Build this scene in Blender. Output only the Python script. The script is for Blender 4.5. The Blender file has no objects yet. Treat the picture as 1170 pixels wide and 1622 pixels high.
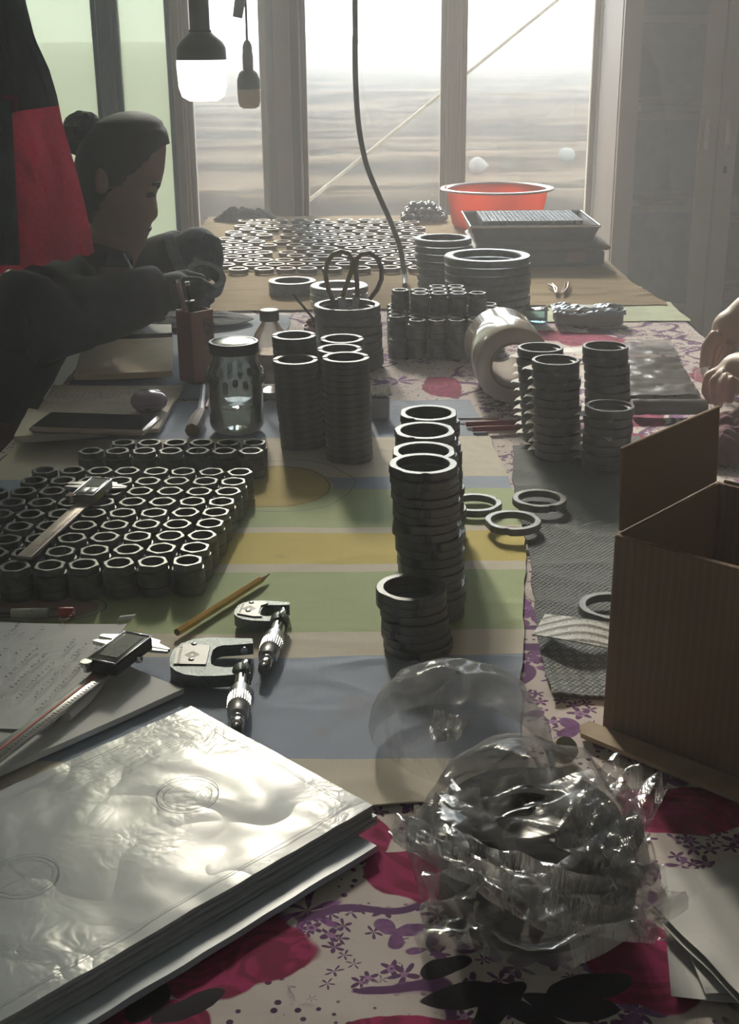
import bpy, math, random
from mathutils import Vector, Matrix, noise, Quaternion
random.seed(7)
PI = math.pi
scn = bpy.context.scene
COL = scn.collection
# ------------------------------------------------------------------ camera
T = 0.75                                   # table top height
CAM = Vector((0, 0, 1.29))
FPX, TH, RO = 2000.0, math.radians(20.3), math.radians(0.45)
F = Vector((0, math.cos(TH), -math.sin(TH)))
_R = Vector((1, 0, 0)); _U = Vector((0, math.sin(TH), math.cos(TH)))
R = _R*math.cos(RO) - _U*math.sin(RO)
U = _U*math.cos(RO) + _R*math.sin(RO)
cd = bpy.data.cameras.new('camera'); cam = bpy.data.objects.new('camera', cd); COL.objects.link(cam)
cd.sensor_fit = 'VERTICAL'; cd.sensor_height = 24; cd.lens = 24*FPX/1622; cd.clip_end = 2000; cd.clip_start = .02
cam.matrix_world = Matrix(((R.x, U.x, -F.x, CAM.x), (R.y, U.y, -F.y, CAM.y), (R.z, U.z, -F.z, CAM.z), (0, 0, 0, 1)))
scn.camera = cam
# ------------------------------------------------------------------ world, sun, exposure
w = bpy.data.worlds.new('sky'); scn.world = w; w.use_nodes = True
wn = w.node_tree; bg = wn.nodes['Background']
bg.inputs[0].default_value = (0.84, 0.92, 1.0, 1); bg.inputs[1].default_value = 3.2
sd = bpy.data.lights.new('sun_offscreen', 'SUN'); sd.energy = 3.8; sd.angle = math.radians(9); sd.color = (1, .90, .76)
sun = bpy.data.objects.new('sun_offscreen', sd); COL.objects.link(sun)
SEL, SAZ = math.radians(29), math.radians(-8)      # elevation, azimuth (left of straight ahead)
sdir = Vector((math.sin(SAZ)*math.cos(SEL), math.cos(SAZ)*math.cos(SEL), math.sin(SEL)))
sun.rotation_euler = sdir.to_track_quat('Z', 'Y').to_euler(); sun.location = sdir*20
vs = scn.view_settings
vs.view_transform = 'Standard'; vs.look = 'None'; vs.gamma = 1; vs.use_curve_mapping = False; vs.exposure = 1.12

# ------------------------------------------------------------------ pixel helpers (1170 x 1622 frame)
TZ = T + .006
def ray(px, py): return F + R*((px-585)/FPX) + U*((811-py)/FPX)
def P(px, py, z=TZ):
    d = ray(px, py); return CAM + d*((z-CAM.z)/d.z)
def W(px, py, Y):
    d = ray(px, py); return CAM + d*(Y/d.y)
def depth(p): return (Vector(p)-CAM).dot(F)
def mpp(p): return depth(p)/FPX
def zat(x, y, py):
    v = (811-py)/FPX
    return CAM.z + (v*(x*F.x+y*F.y)-(x*U.x+y*U.y))/(U.z-v*F.z)
def xat(y, z, px):
    u = (px-585)/FPX; dz = z-CAM.z
    return (u*(y*F.y+dz*F.z)-(y*R.y+dz*R.z))/(R.x-u*F.x)
def stk(tx, ty, wpx, bx, by, z0=TZ):
    """stack geometry from its top ellipse and the front of its foot"""
    pf = P(bx, by, z0); r = wpx/2*mpp(pf)
    for _ in range(5):
        y = pf.y + r*.98; x = xat(y, z0, bx); zt = zat(x, y, ty)
        xt = xat(y, zt, tx); r = wpx/2*mpp((xt, y, zt))
    return (x, y), (xt, y), r, zt-z0

# ------------------------------------------------------------------ materials
MATS = {}
class NG:
    def __init__(s, nt): s.nt = nt
    def n(s, t, **kw):
        x = s.nt.nodes.new(t)
        for k, v in kw.items(): setattr(x, k, v)
        return x
    def put(s, sock, v):
        if isinstance(v, bpy.types.NodeSocket): s.nt.links.new(v, sock)
        elif v is not None:
            if isinstance(v, (tuple, list)) and len(v) == 3 and sock.type == 'RGBA': v = (*v, 1)
            sock.default_value = v
    def m(s, op, a, b=None, c=None):
        x = s.n('ShaderNodeMath', operation=op)
        for i, v in enumerate((a, b, c)): s.put(x.inputs[i], v)
        return x.outputs[0]
    def vm(s, op, a, b=None):
        x = s.n('ShaderNodeVectorMath', operation=op); s.put(x.inputs[0], a); s.put(x.inputs[1], b)
        return x.outputs['Value'] if op in ('LENGTH', 'DISTANCE', 'DOT_PRODUCT') else x.outputs[0]
    def mix(s, f, a, b):
        x = s.n('ShaderNodeMix', data_type='RGBA'); s.put(x.inputs[0], f); s.put(x.inputs[6], a); s.put(x.inputs[7], b)
        return x.outputs[2]
    def noise(s, v, scale, detail=2, rough=.5, dist=0):
        x = s.n('ShaderNodeTexNoise'); s.put(x.inputs['Vector'], v); s.put(x.inputs['Scale'], scale)
        x.inputs['Detail'].default_value = detail; x.inputs['Roughness'].default_value = rough; x.inputs['Distortion'].default_value = dist
        return x.outputs[0]
    def step(s, v, lo, hi):
        x = s.n('ShaderNodeMapRange', interpolation_type='SMOOTHSTEP'); s.put(x.inputs[0], v)
        x.inputs[1].default_value = lo; x.inputs[2].default_value = hi
        return x.outputs[0]
    def obj(s): return s.n('ShaderNodeTexCoord').outputs['Object']
    def xyz(s, v):
        x = s.n('ShaderNodeSeparateXYZ'); s.put(x.inputs[0], v); return x.outputs
    def comb(s, x_, y_, z_=0):
        x = s.n('ShaderNodeCombineXYZ'); s.put(x.inputs[0], x_); s.put(x.inputs[1], y_); s.put(x.inputs[2], z_); return x.outputs[0]
    def bump(s, h, st, dist=.001):
        x = s.n('ShaderNodeBump'); s.put(x.inputs['Height'], h); x.inputs['Strength'].default_value = st; x.inputs['Distance'].default_value = dist
        return x.outputs[0]
def newmat(name):
    m = bpy.data.materials.new(name); m.use_nodes = True
    MATS[name] = m
    nt = m.node_tree; g = NG(nt); b = nt.nodes['Principled BSDF']; out = nt.nodes['Material Output']
    return m, g, b, out
def pm(name, col, rough=.5, metal=0, var=.15, scale=30, bump=0, bscale=200, coat=0, trans=0, stretch=None, emit=0, alpha=1, sub=0, spec=.5):
    if name in MATS: return MATS[name]
    m, g, b, out = newmat(name)
    v = g.obj()
    if stretch: v = g.vm('MULTIPLY', v, stretch)
    n = g.noise(v, scale, 3)
    f = g.step(n, .3, .7)
    lo = tuple(c*(1-var) for c in col); hi = tuple(min(1, c*(1+var)) for c in col)
    c = g.mix(f, lo, hi)
    g.put(b.inputs['Base Color'], c)
    b.inputs['Roughness'].default_value = rough; b.inputs['Metallic'].default_value = metal
    b.inputs['Coat Weight'].default_value = coat; b.inputs['Specular IOR Level'].default_value = spec
    b.inputs['Transmission Weight'].default_value = trans
    b.inputs['Alpha'].default_value = alpha
    if sub: b.inputs['Subsurface Weight'].default_value = sub; b.inputs['Subsurface Radius'].default_value = (.008, .003, .002)
    if emit: g.put(b.inputs['Emission Color'], c); b.inputs['Emission Strength'].default_value = emit
    if bump: g.put(b.inputs['Normal'], g.bump(g.noise(v, bscale, 3), bump))
    return m
def glassmat(name, tint=(1, 1, 1), refl=.06, dirt=.0, dirtcol=(.8, .8, .78), dscale=6, trl=0, trlcol=(.7, .9, .6), grough=.02):
    """thin clear sheet: see-through, a fresnel reflection, a little dirt"""
    m, g, b, out = newmat(name)
    g.nt.nodes.remove(b)
    t = g.n('ShaderNodeBsdfTransparent'); g.put(t.inputs[0], tint)
    gl = g.n('ShaderNodeBsdfGlossy'); gl.inputs['Roughness'].default_value = grough
    fr = g.n('ShaderNodeFresnel'); fr.inputs[0].default_value = 1.45
    mx = g.n('ShaderNodeMixShader'); g.put(mx.inputs[0], g.m('MULTIPLY', fr.outputs[0], refl/.04)); 
    g.nt.links.new(t.outputs[0], mx.inputs[1]); g.nt.links.new(gl.outputs[0], mx.inputs[2])
    o = mx.outputs[0]
    if dirt:
        d = g.n('ShaderNodeBsdfTranslucent'); g.put(d.inputs[0], dirtcol)
        v = g.obj(); n = g.noise(v, dscale, 5, .65)
        f = g.m('MULTIPLY', g.step(n, .3, .8), dirt)
        m2 = g.n('ShaderNodeMixShader'); g.put(m2.inputs[0], f); g.nt.links.new(o, m2.inputs[1]); g.nt.links.new(d.outputs[0], m2.inputs[2]); o = m2.outputs[0]
    if trl:
        d = g.n('ShaderNodeBsdfTranslucent'); g.put(d.inputs[0], trlcol)
        m2 = g.n('ShaderNodeMixShader'); m2.inputs[0].default_value = trl; g.nt.links.new(o, m2.inputs[1]); g.nt.links.new(d.outputs[0], m2.inputs[2]); o = m2.outputs[0]
    g.nt.links.new(o, out.inputs[0])
    return m

steel = pm('dark_steel', (.092, .093, .096), .45, .5, .25, 60, .15, 400)
steel2 = pm('grey_steel', (.10, .105, .11), .32, .9, .2, 80, .1, 500)
blued = pm('blued_steel', (.115, .122, .118), .42, .5, .25, 70, .15, 300)
chrome = pm('chrome', (.62, .62, .63), .16, 1, .08, 90)
satin = pm('satin_chrome', (.5, .5, .51), .33, 1, .1, 120, .1, 900)
black = pm('black_plastic', (.012, .012, .013), .4, 0, .2, 50)
paper = pm('paper', (.62, .62, .62), .7, 0, .04, 30, .15, 60)
paper2 = pm('paper_cream', (.55, .50, .40), .75, 0, .08, 25, .2, 50)
ink = pm('ink', (.05, .05, .07), .6)
redink = pm('red_ink', (.55, .10, .09), .6)
pencilink = pm('drawing_ink', (.22, .25, .28), .6)
thin = None

# ------------------------------------------------------------------ mesh helpers
class MB:
    def __init__(s): s.v = []; s.f = []
    def add(s, vs, fs, mt=None):
        o = len(s.v)
        s.v += [tuple(mt @ Vector(p)) if mt else tuple(p) for p in vs]
        s.f += [tuple(i+o for i in f) for f in fs]
        return s
    def box(s, c, d, mt=None, bev=0):
        x, y, z = d[0]/2, d[1]/2, d[2]/2; cx, cy, cz = c
        if bev <= 0:
            vs = [(cx+a*x, cy+b*y, cz+e*z) for e in (-1, 1) for a, b in ((-1, -1), (1, -1), (1, 1), (-1, 1))]
            return s.add(vs, [(3, 2, 1, 0), (4, 5, 6, 7), (0, 1, 5, 4), (1, 2, 6, 5), (2, 3, 7, 6), (3, 0, 4, 7)], mt)
        b = min(bev, x*.9, y*.9, z*.9); vs = []
        for zz, i in ((-z, b), (-z+b, 0), (z-b, 0), (z, b)):
            X, Y = x-i, y-i
            for a, e in ((-X+b, -Y), (X-b, -Y), (X, -Y+b), (X, Y-b), (X-b, Y), (-X+b, Y), (-X, Y-b), (-X, -Y+b)):
                vs.append((cx+a, cy+e, cz+zz))
        fs = [tuple(range(7, -1, -1)), tuple(range(24, 32))]
        for k in range(3):
            for j in range(8): fs.append((k*8+j, k*8+(j+1) % 8, k*8+8+(j+1) % 8, k*8+8+j))
        return s.add(vs, fs, mt)
    def lathe(s, prof, n=32, mt=None, closed=False, rfun=None):
        vs = []; m = len(prof)
        for i in range(n):
            a = 2*PI*i/n; k = rfun(a) if rfun else 1
            for r, z in prof: vs.append((r*k*math.cos(a), r*k*math.sin(a), z))
        fs = []
        for i in range(n):
            j = (i+1) % n
            for q in range(m if closed else m-1):
                p = (q+1) % m; fs.append((i*m+q, j*m+q, j*m+p, i*m+p))
        if not closed:
            if prof[0][0] > 1e-6: fs.append(tuple(i*m for i in range(n))[::-1])
            if prof[-1][0] > 1e-6: fs.append(tuple(i*m+m-1 for i in range(n)))
        return s.add(vs, fs, mt)
    def tube(s, pts, r, n=8, mt=None, closed=False, cap=True):
        pts = [Vector(p) for p in pts]; m = len(pts); vs = []
        rr = r if isinstance(r, (list, tuple)) else [r]*m
        prev = None
        for i, p in enumerate(pts):
            t = (pts[(i+1) % m]-pts[i-1]) if closed else (pts[min(i+1, m-1)]-pts[max(i-1, 0)])
            t.normalize()
            a = prev if prev else (Vector((0, 0, 1)) if abs(t.z) < .9 else Vector((1, 0, 0)))
            a = (a - t*a.dot(t)).normalized(); prev = a; b = t.cross(a)
            for k in range(n):
                q = 2*PI*k/n; vs.append(p + (a*math.cos(q)+b*math.sin(q))*rr[i])
        fs = []
        for i in range(m if closed else m-1):
            j = (i+1) % m
            for k in range(n): fs.append((i*n+k, i*n+(k+1) % n, j*n+(k+1) % n, j*n+k))
        if not closed and cap: fs += [tuple(range(n))[::-1], tuple((m-1)*n+k for k in range(n))]
        return s.add(vs, fs, mt)
    def prism(s, poly, z0, z1, mt=None, bev=0):
        n = len(poly)
        vs = [(x, y, z0) for x, y in poly]+[(x, y, z1) for x, y in poly]
        fs = [tuple(range(n))[::-1], tuple(range(n, 2*n))]+[(i, (i+1) % n, n+(i+1) % n, n+i) for i in range(n)]
        return s.add(vs, fs, mt)
    def ribbon(s, pts, wd, z=0, mt=None):
        pts = [Vector((p[0], p[1], p[2] if len(p) > 2 else z)) for p in pts]; m = len(pts); vs = []
        for i, p in enumerate(pts):
            t = pts[min(i+1, m-1)]-pts[max(i-1, 0)]; t.z = 0
            nrm = Vector((-t.y, t.x, 0)); 
            if nrm.length > 0: nrm.normalize()
            vs += [p+nrm*wd/2, p-nrm*wd/2]
        return s.add(vs, [(2*i, 2*i+1, 2*i+3, 2*i+2) for i in range(m-1)], mt)
    def ball(s, c, r, n=12, m=8, mt=None):
        r = r if isinstance(r, (tuple, list)) else (r, r, r)
        vs = [(c[0], c[1], c[2]-r[2])]
        for j in range(1, m):
            b = -PI/2+PI*j/m
            for i in range(n):
                a = 2*PI*i/n; vs.append((c[0]+r[0]*math.cos(b)*math.cos(a), c[1]+r[1]*math.cos(b)*math.sin(a), c[2]+r[2]*math.sin(b)))
        vs.append((c[0], c[1], c[2]+r[2])); L = len(vs)-1; fs = []
        for i in range(n): fs += [(0, 1+(i+1) % n, 1+i), (L, L-n+i, L-n+(i+1) % n)]
        for j in range(m-2):
            for i in range(n): fs.append((1+j*n+i, 1+j*n+(i+1) % n, 1+(j+1)*n+(i+1) % n, 1+(j+1)*n+i))
        return s.add(vs, fs, mt)
    def grid(s, fn, nu, nv, mt=None):
        vs = [fn(i/nu, j/nv) for j in range(nv+1) for i in range(nu+1)]
        fs = [(j*(nu+1)+i, j*(nu+1)+i+1, (j+1)*(nu+1)+i+1, (j+1)*(nu+1)+i) for j in range(nv) for i in range(nu)]
        return s.add(vs, fs, mt)
    def mesh(s, name, mat, ang=40):
        me = bpy.data.meshes.new(name); me.from_pydata(s.v, [], s.f)
        me.validate(); me.update()
        if mat: me.materials.append(mat)
        if ang: 
            me.polygons.foreach_set('use_smooth', [True]*len(me.polygons)); me.set_sharp_from_angle(angle=math.radians(ang))
        return me
def link(name, me, parent=None, loc=None, rot=None):
    o = bpy.data.objects.new(name, me); COL.objects.link(o)
    if parent: o.parent = parent
    if loc is not None: o.location = loc
    if rot is not None: o.rotation_euler = rot if isinstance(rot, (tuple, list)) else (0, 0, rot)
    return o
def tag(o, label, cat, group=None, kind=None):
    o['label'] = label; o['category'] = cat
    if group: o['group'] = group
    if kind: o['kind'] = kind
    return o
def thing(name, label, cat, loc=(0, 0, 0), rot=0, group=None):
    o = link(name, None, None, loc, rot); o.empty_display_size = .02
    return tag(o, label, cat, group)
def part(name, mb, mat, parent, ang=40, loc=None, rot=None, label=None):
    o = link(name, mb.mesh(name, mat, ang), parent, loc, rot)
    if label: o['label'] = label
    return o
def single(name, mb, mat, label, cat, loc=(0, 0, 0), rot=0, group=None, ang=40):
    return tag(link(name, mb.mesh(name, mat, ang), None, loc, rot), label, cat, group)
def struct(name, mb, mat, parent=None, ang=30):
    o = link(name, mb.mesh(name, mat, ang), parent)
    if parent is None: o['kind'] = 'structure'
    return o
def solid(o, th, off=-1):
    md = o.modifiers.new('thickness', 'SOLIDIFY'); md.thickness = th; md.offset = off
    return o
def blob(mb, vox, smooth=6, fac=.5):
    """union of overlapping shapes -> one continuous skin"""
    o = bpy.data.objects.new('tmp', mb.mesh('tmp', None, 0)); COL.objects.link(o)
    m1 = o.modifiers.new('r', 'REMESH'); m1.mode = 'VOXEL'; m1.voxel_size = vox
    m2 = o.modifiers.new('s', 'SMOOTH'); m2.iterations = smooth; m2.factor = fac
    dg = bpy.context.evaluated_depsgraph_get(); dg.update()
    me = bpy.data.meshes.new_from_object(o.evaluated_get(dg))
    bpy.data.objects.remove(o)
    me.polygons.foreach_set('use_smooth', [True]*len(me.polygons))
    return me
def meshob(name, me, mat, parent):
    me.materials.clear(); me.materials.append(mat); me.name = name
    return link(name, me, parent)
def nz(x, y, z=0): return noise.noise(Vector((x, y, z)))
def lerp(a, b, t): return a+(b-a)*t
def poly_at(pts, t):
    k = t*(len(pts)-1); i = min(int(k), len(pts)-2); return Vector(pts[i]).lerp(Vector(pts[i+1]), k-i)
def sheet(left, right, nu, nv, z, amp=.002, fs=8, edge=.003, seed=0, fine=.0004, calm=None):
    """cloth lying between two edge polylines (far to near), gently wrinkled"""
    mb = MB()
    def fn(u, v):
        a, b = poly_at(left, v), poly_at(right, v); p = a.lerp(b, u)
        e = edge*nz(p.x*25, p.y*25, seed)
        w_ = abs(nz(p.x*fs, p.y*fs*1.7, seed+3)); w2 = max(0, .25-w_)*4
        zz = z + (calm(p.x, p.y) if calm else 1)*amp*w2*max(0, nz(p.x*4, p.y*4, seed+9)+.35) + fine*nz(p.x*60, p.y*60, seed)
        return (p.x + (e if u in (0, 1) else 0), p.y+(e if v in (0, 1) else 0), zz)
    mb.grid(fn, nu, nv); mb.f = [f[::-1] for f in mb.f]
    return mb
# ================================================================== the room
WY = 4.6; X0, X1, Y0, ZC = -2.7, 2.5, -1.1, 3.6
plaster = pm('plaster', (.80, .79, .76), .85, 0, .08, 3, .1, 80)
concrete = pm('floor_concrete', (.32, .30, .28), .7, 0, .2, 4, .2, 60)
frame_tan = pm('frame_tan', (.42, .36, .28), .5, 0, .08, 6, 0)
frame_grey = pm('frame_grey', (.16, .18, .18), .45, 0, .08, 6)
frame_white = pm('frame_white', (.72, .72, .70), .4, 0, .05, 6)
struct('floor', MB().box(((X0+X1)/2, (Y0+WY)/2, -.05), (X1-X0+.4, WY-Y0+.4, .1)), concrete)
struct('ceiling', MB().box(((X0+X1)/2, (Y0+WY)/2, ZC+.05), (X1-X0+.4, WY-Y0+.4, .1)), plaster)
struct('wall_left', MB().box((X0-.05, (Y0+WY)/2, ZC/2), (.1, WY-Y0, ZC)), plaster)
struct('wall_right', MB().box((X1+.05, (Y0+WY)/2, ZC/2), (.1, WY-Y0, ZC)), plaster)
struct('wall_front', MB().box(((X0+X1)/2, Y0-.05, ZC/2), (X1-X0, .1, ZC)), plaster)
def WX(px): return W(px, 200, WY).x
SILL, HEAD = .52, 3.45
xr, xl = WX(962), WX(-420)
wb = MB().box(((xl+xr)/2, WY+.06, SILL/2), (xr-xl, .12, SILL))
wb.box(((xl+xr)/2, WY+.06, (HEAD+ZC)/2), (xr-xl, .12, ZC-HEAD))
wb.box(((X0+xl)/2, WY+.06, ZC/2), (xl-X0, .12, ZC))
wb.box(((xr+X1)/2, WY+.06, ZC/2), (X1-xr, .12, ZC))
struct('wall_back', wb, plaster)
struct('trim_1', MB().box(((xl+xr)/2, WY-.005, SILL+.012), (xr-xl, .17, .024), None, .004), frame_tan)
posts = [(WX(-420), WX(-395), frame_grey), (WX(162), WX(187), frame_grey), (WX(276), WX(297), frame_tan), (WX(421), WX(478), frame_tan), (WX(706), WX(731), frame_tan), (WX(944), xr, frame_white)]
for i, (a, b, mt) in enumerate(posts):
    d = .12 if b-a > .1 else .075
    mb = MB().box(((a+b)/2, WY+.05, (SILL+HEAD)/2), (b-a, d, HEAD-SILL-.03), None, .006)
    mb.box(((a+b)/2, WY+.05-d/2-.006, (SILL+HEAD)/2), ((b-a)*.45, .014, HEAD-SILL-.03), None, .003)
    struct('trim_%d' % (i+2), mb, mt)
clear = glassmat('window_glass', (.97, .98, .97), .05, .02, (.5, .48, .44), 5)
green = glassmat('green_film_glass', (.46, .49, .44), .05, .08, (.3, .33, .27), 4, .36, (.46, .49, .39))
for i in range(len(posts)-1):
    a, b = posts[i][1], posts[i+1][0]; fm = (frame_tan if i >= 2 else frame_grey)
    o = link('window_%d' % (i+1), None); o['kind'] = 'structure'
    t = .018
    mb = MB()
    for x in (a+t/2, b-t/2): mb.box((x, WY+.05, (SILL+HEAD)/2), (t, .04, HEAD-SILL-.03), None, .003)
    for z in (SILL+.015+t/2+.012, HEAD-t/2-.012): mb.box(((a+b)/2, WY+.05, z), (b-a-2*t, .04, t), None, .003)
    part('window_frame', mb, fm, o)
    part('pane', MB().box(((a+b)/2, WY+.05, (SILL+HEAD)/2), (b-a-2*t, .004, HEAD-SILL-.09)), clear if i >= 2 else green, o)

# ------------------------------------------------------------------ outdoors
GZ = -.35
m, g, b, out = newmat('dry_ground')
v = g.obj(); vs_ = g.vm('MULTIPLY', v, (.12, .5, 1)); n1 = g.noise(vs_, .9, 5, .65); n2 = g.noise(g.vm('MULTIPLY', v, (.5, 1, 1)), .5, 6, .7)
c = g.mix(g.step(n1, .35, .65), (.012, .008, .005), (.075, .055, .036)); c = g.mix(g.step(n2, .48, .6), c, (.014, .010, .006))
g.put(b.inputs['Base Color'], c); b.inputs['Roughness'].default_value = .95; b.inputs['Specular IOR Level'].default_value = 0
def terrain(u, v_):
    y = WY+.3+(v_**2.2)*260; x = (u-.5)*(30+y*2.2)
    rise = max(0, y-60)*.012
    return (x, y, GZ+.25*nz(x*.12, y*.12)*min(1, y/12)+.03*nz(x, y)+rise)
gr = struct('outdoor_ground', MB().grid(terrain, 120, 140), m)
rub = pm('pale_rubble', (.10, .095, .085), .8, 0, .1, 5, .3, 20)
for px, py, s in ((896, 246, .10), (757, 264, .10), (300, 270, .06)):
    p = W(px, py, 26) if py < 255 else W(px, py, 21)
    p.z = GZ
    p = P(px, py+9, GZ)
    mb = MB().ball((0, 0, s*.8), (s*1.3, s, s*1.1), 9, 6)
    mb.v = [tuple(Vector(q)*(1+.25*nz(q[0]*9+px, q[1]*9, q[2]*9))) for q in mb.v]
    single('rubble_block', mb, rub, {896: 'pale rubble block on the dry ground beyond the window beside the white frame', 757: 'pale rubble block on the dry ground just right of a window post', 300: 'small pale rubble block on the ground under the hanging bulbs'}[px], 'rubble', p)
p = P(820, 150, GZ+1); p = Vector((150*(820-585)/2000*1.05, 150, GZ))
ch = thing('chimney_tower', 'faint tall tower on the hazy horizon outside the window', 'tower', (p.x, 150, .6))
part('shaft', MB().lathe([(.75, 0), (.6, 4), (.55, 5.2)], 16), pm('tower_grey', (.35, .34, .33), .9), ch)
part('cap', MB().lathe([(.7, 5.2), (.7, 5.6), (.2, 6.8), (.05, 8.6)], 16), MATS['tower_grey'], ch)
a, b_ = W(470, 333, WY+.35), W(905, -18, WY+.35)
single('guy_wire', MB().tube([a+(a-b_)*.4, a, a.lerp(b_, .5), b_, b_+(b_-a)*.5], .0065, 8), pm('wire_pale', (.30, .27, .22), .6), 'pale guy wire slanting up across the outside of the window', 'wire')

# ================================================================== table and cloths
wood = pm('table_wood', (.22, .15, .09), .6, 0, .3, 8, .1, 60, stretch=(8, 1, 1))
XL, XR, TY0, TY1 = -.51, .64, .28, 4.27
tb = thing('work_table', 'long work table covered in layered cloths along the window', 'table', (0, 0, 0))
part('table_top', MB().box(((XL+XR)/2, (TY0+TY1)/2, T-.02), (XR-XL, TY1-TY0, .04), None, .004), wood, tb)
for y in (TY0+.1, 1.6, 2.9, TY1-.1):
    for x in (XL+.08, XR-.08): part('leg', MB().box((x, y, (T-.04)/2), (.06, .06, T-.04), None, .004), wood, tb)
part('apron', MB().box(((XL+XR)/2, (TY0+TY1)/2, T-.08), (XR-XL-.2, TY1-TY0-.2, .07)), wood, tb)

# floral print --------------------------------------------------------
m, g, b, out = newmat('floral_print')
v0 = g.obj(); c3 = g.xyz(v0)
q = g.comb(c3[0], c3[1])
dn = g.n('ShaderNodeTexNoise'); g.put(dn.inputs['Vector'], q); dn.inputs['Scale'].default_value = 30; dn.inputs['Detail'].default_value = 2
qd = g.vm('ADD', q, g.vm('MULTIPLY', g.vm('SUBTRACT', dn.outputs[1], (.5, .5, .5)), (.012, .012, 0)))
base = g.mix(g.noise(q, 20), (.52, .455, .44), (.63, .56, .54))
zone = g.noise(q, 6.5, 1)                         # dotted zones and sprig zones
def vor(vec, size, rnd=1.0):
    x = g.n('ShaderNodeTexVoronoi'); g.put(x.inputs['Vector'], vec); x.inputs['Scale'].default_value = 1/size; x.inputs['Randomness'].default_value = rnd
    rel = g.vm('SUBTRACT', g.vm('MULTIPLY', vec, (1/size,)*3), g.vm('MULTIPLY', x.outputs['Position'], (1/size,)*3))
    return x.outputs['Distance'], x.outputs['Color'], rel
PURP = (.125, .05, .145); PURD = (.075, .03, .09)
d, cc, rel = vor(q, .0085, .8)
dots = g.m('MULTIPLY', g.step(d, .30, .22), g.step(zone, .51, .53))
col = g.mix(dots, base, PURD)
def flowers(size, rad, pet, colr, maskv, prob, src=qd):
    d, cc, rel = vor(src, size, .9)
    r3 = g.xyz(rel); ang = g.m('ARCTAN2', r3[1], r3[0])
    rnd = g.xyz(cc)
    rr = g.m('MULTIPLY_ADD', g.m('COSINE', g.m('ADD', g.m('MULTIPLY', ang, pet), g.m('MULTIPLY', rnd[1], 6.28))), rad*.32, rad*.72)
    k = g.step(g.m('SUBTRACT', d, rr), .02, -.02)
    k = g.m('MULTIPLY', k, g.m('GREATER_THAN', rnd[0], 1-prob))
    ring = g.step(g.m('ABSOLUTE', g.m('SUBTRACT', d, rad*.3)), .07, .03)
    if maskv is not None: k = g.m('MULTIPLY', k, maskv)
    return k, ring
spr = g.step(zone, .53, .50)
clu = g.m('MULTIPLY', spr, g.step(g.noise(g.vm('ADD', q, (1.3, 5.1, 0)), 16, 1), .47, .50))
k, ring = flowers(.0155, .48, 5.0, PURP, clu, .95); col = g.mix(k, col, g.mix(ring, PURP, (.36, .2, .38)))
k, ring = flowers(.024, .42, 5.0, PURP, spr, .8); col = g.mix(k, col, g.mix(ring, PURP, (.34, .2, .36)))
k, ring = flowers(.040, .46, 3.0, PURP, spr, .75); col = g.mix(k, col, g.mix(g.noise(q, 150), PURD, (.30, .14, .34)))
# blossom clusters
k, ring = flowers(.125, .30, 6.0, PURP, None, .85)
pet = g.m('ABSOLUTE', g.m('SINE', g.m('MULTIPLY', g.noise(qd, 75, 2), 22)))
col = g.mix(k, col, g.mix(pet, PURD, (.26, .10, .30)))
# vines
vn = g.m('ADD', g.m('ABSOLUTE', g.m('SUBTRACT', g.noise(q, 6.5, 1), .5)), g.m('MULTIPLY', g.step(g.noise(g.vm('ADD', q, (7, 2, 0)), 4, 1), .5, .56), .1))
col = g.mix(g.step(vn, .017, .012), col, PURP)
lil = g.step(g.noise(g.vm('ADD', q, (3.1, 1.7, 0)), 5.0, 1), .66, .68)
col = g.mix(lil, col, g.mix(g.step(g.noise(g.vm('MULTIPLY', qd, (10, 40, 1)), 1.5, 2), .4, .6), (.30, .18, .32), (.48, .36, .48)))
# roses and leaves, each where the print has one
def disc(px, py, rx, ry, rot=0):
    c_ = P(px, py, T); o_ = g.vm('SUBTRACT', qd, (c_.x, c_.y, 0)); a = g.xyz(o_); ca, sa = math.cos(rot), math.sin(rot)
    u_ = g.m('DIVIDE', g.m('ADD', g.m('MULTIPLY', a[0], ca), g.m('MULTIPLY', a[1], sa)), rx)
    v_ = g.m('DIVIDE', g.m('SUBTRACT', g.m('MULTIPLY', a[1], ca), g.m('MULTIPLY', a[0], sa)), ry)
    r_ = g.m('SQRT', g.m('ADD', g.m('MULTIPLY', u_, u_), g.m('MULTIPLY', v_, v_)))
    wob = g.m('MULTIPLY_ADD', g.noise(q, 22, 1), .7, -.35)
    return g.step(g.m('ADD', r_, wob), 1.03, .97)
rosecol = g.mix(g.step(g.m('SINE', g.m('MULTIPLY', g.noise(q, 14, 2, .5, 1.5), 40)), -.6, .8), (.20, .010, .055), (.33, .022, .11))
for a in ((352, 1515, .055, .042), (1080, 1287, .052, .034), (1020, 1535, .036, .045), (700, 616, .035, .07), (930, 540, .07, .055), (690, 1395, .05, .03), (880, 535, .05, .05), (1000, 665, .05, .06), (560, 1330, .03, .03), (1140, 600, .05, .08), (200, 1640, .05, .03), (980, 700, .04, .04), (660, 1640, .05, .012)):
    col = g.mix(disc(*a), col, rosecol)
for a in ((300, 1600, .022, .008, .6), (740, 1582, .030, .010, .15), (905, 1600, .03, .010, -.25), (790, 1600, .026, .009, .9), (700, 1540, .02, .008, .5), (840, 1615, .028, .008, -.6), (930, 1570, .026, .011, .2), (235, 1590, .02, .012, 1.3)):
    col = g.mix(disc(*a), col, (.02, .015, .025))
g.put(b.inputs['Base Color'], col); b.inputs['Roughness'].default_value = .85; b.inputs['Specular IOR Level'].default_value = .2
g.put(b.inputs['Normal'], g.bump(g.noise(q, 900, 2), .25))
floral = m
tl = lambda pts: [(x, y, 0) for x, y in pts]
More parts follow.
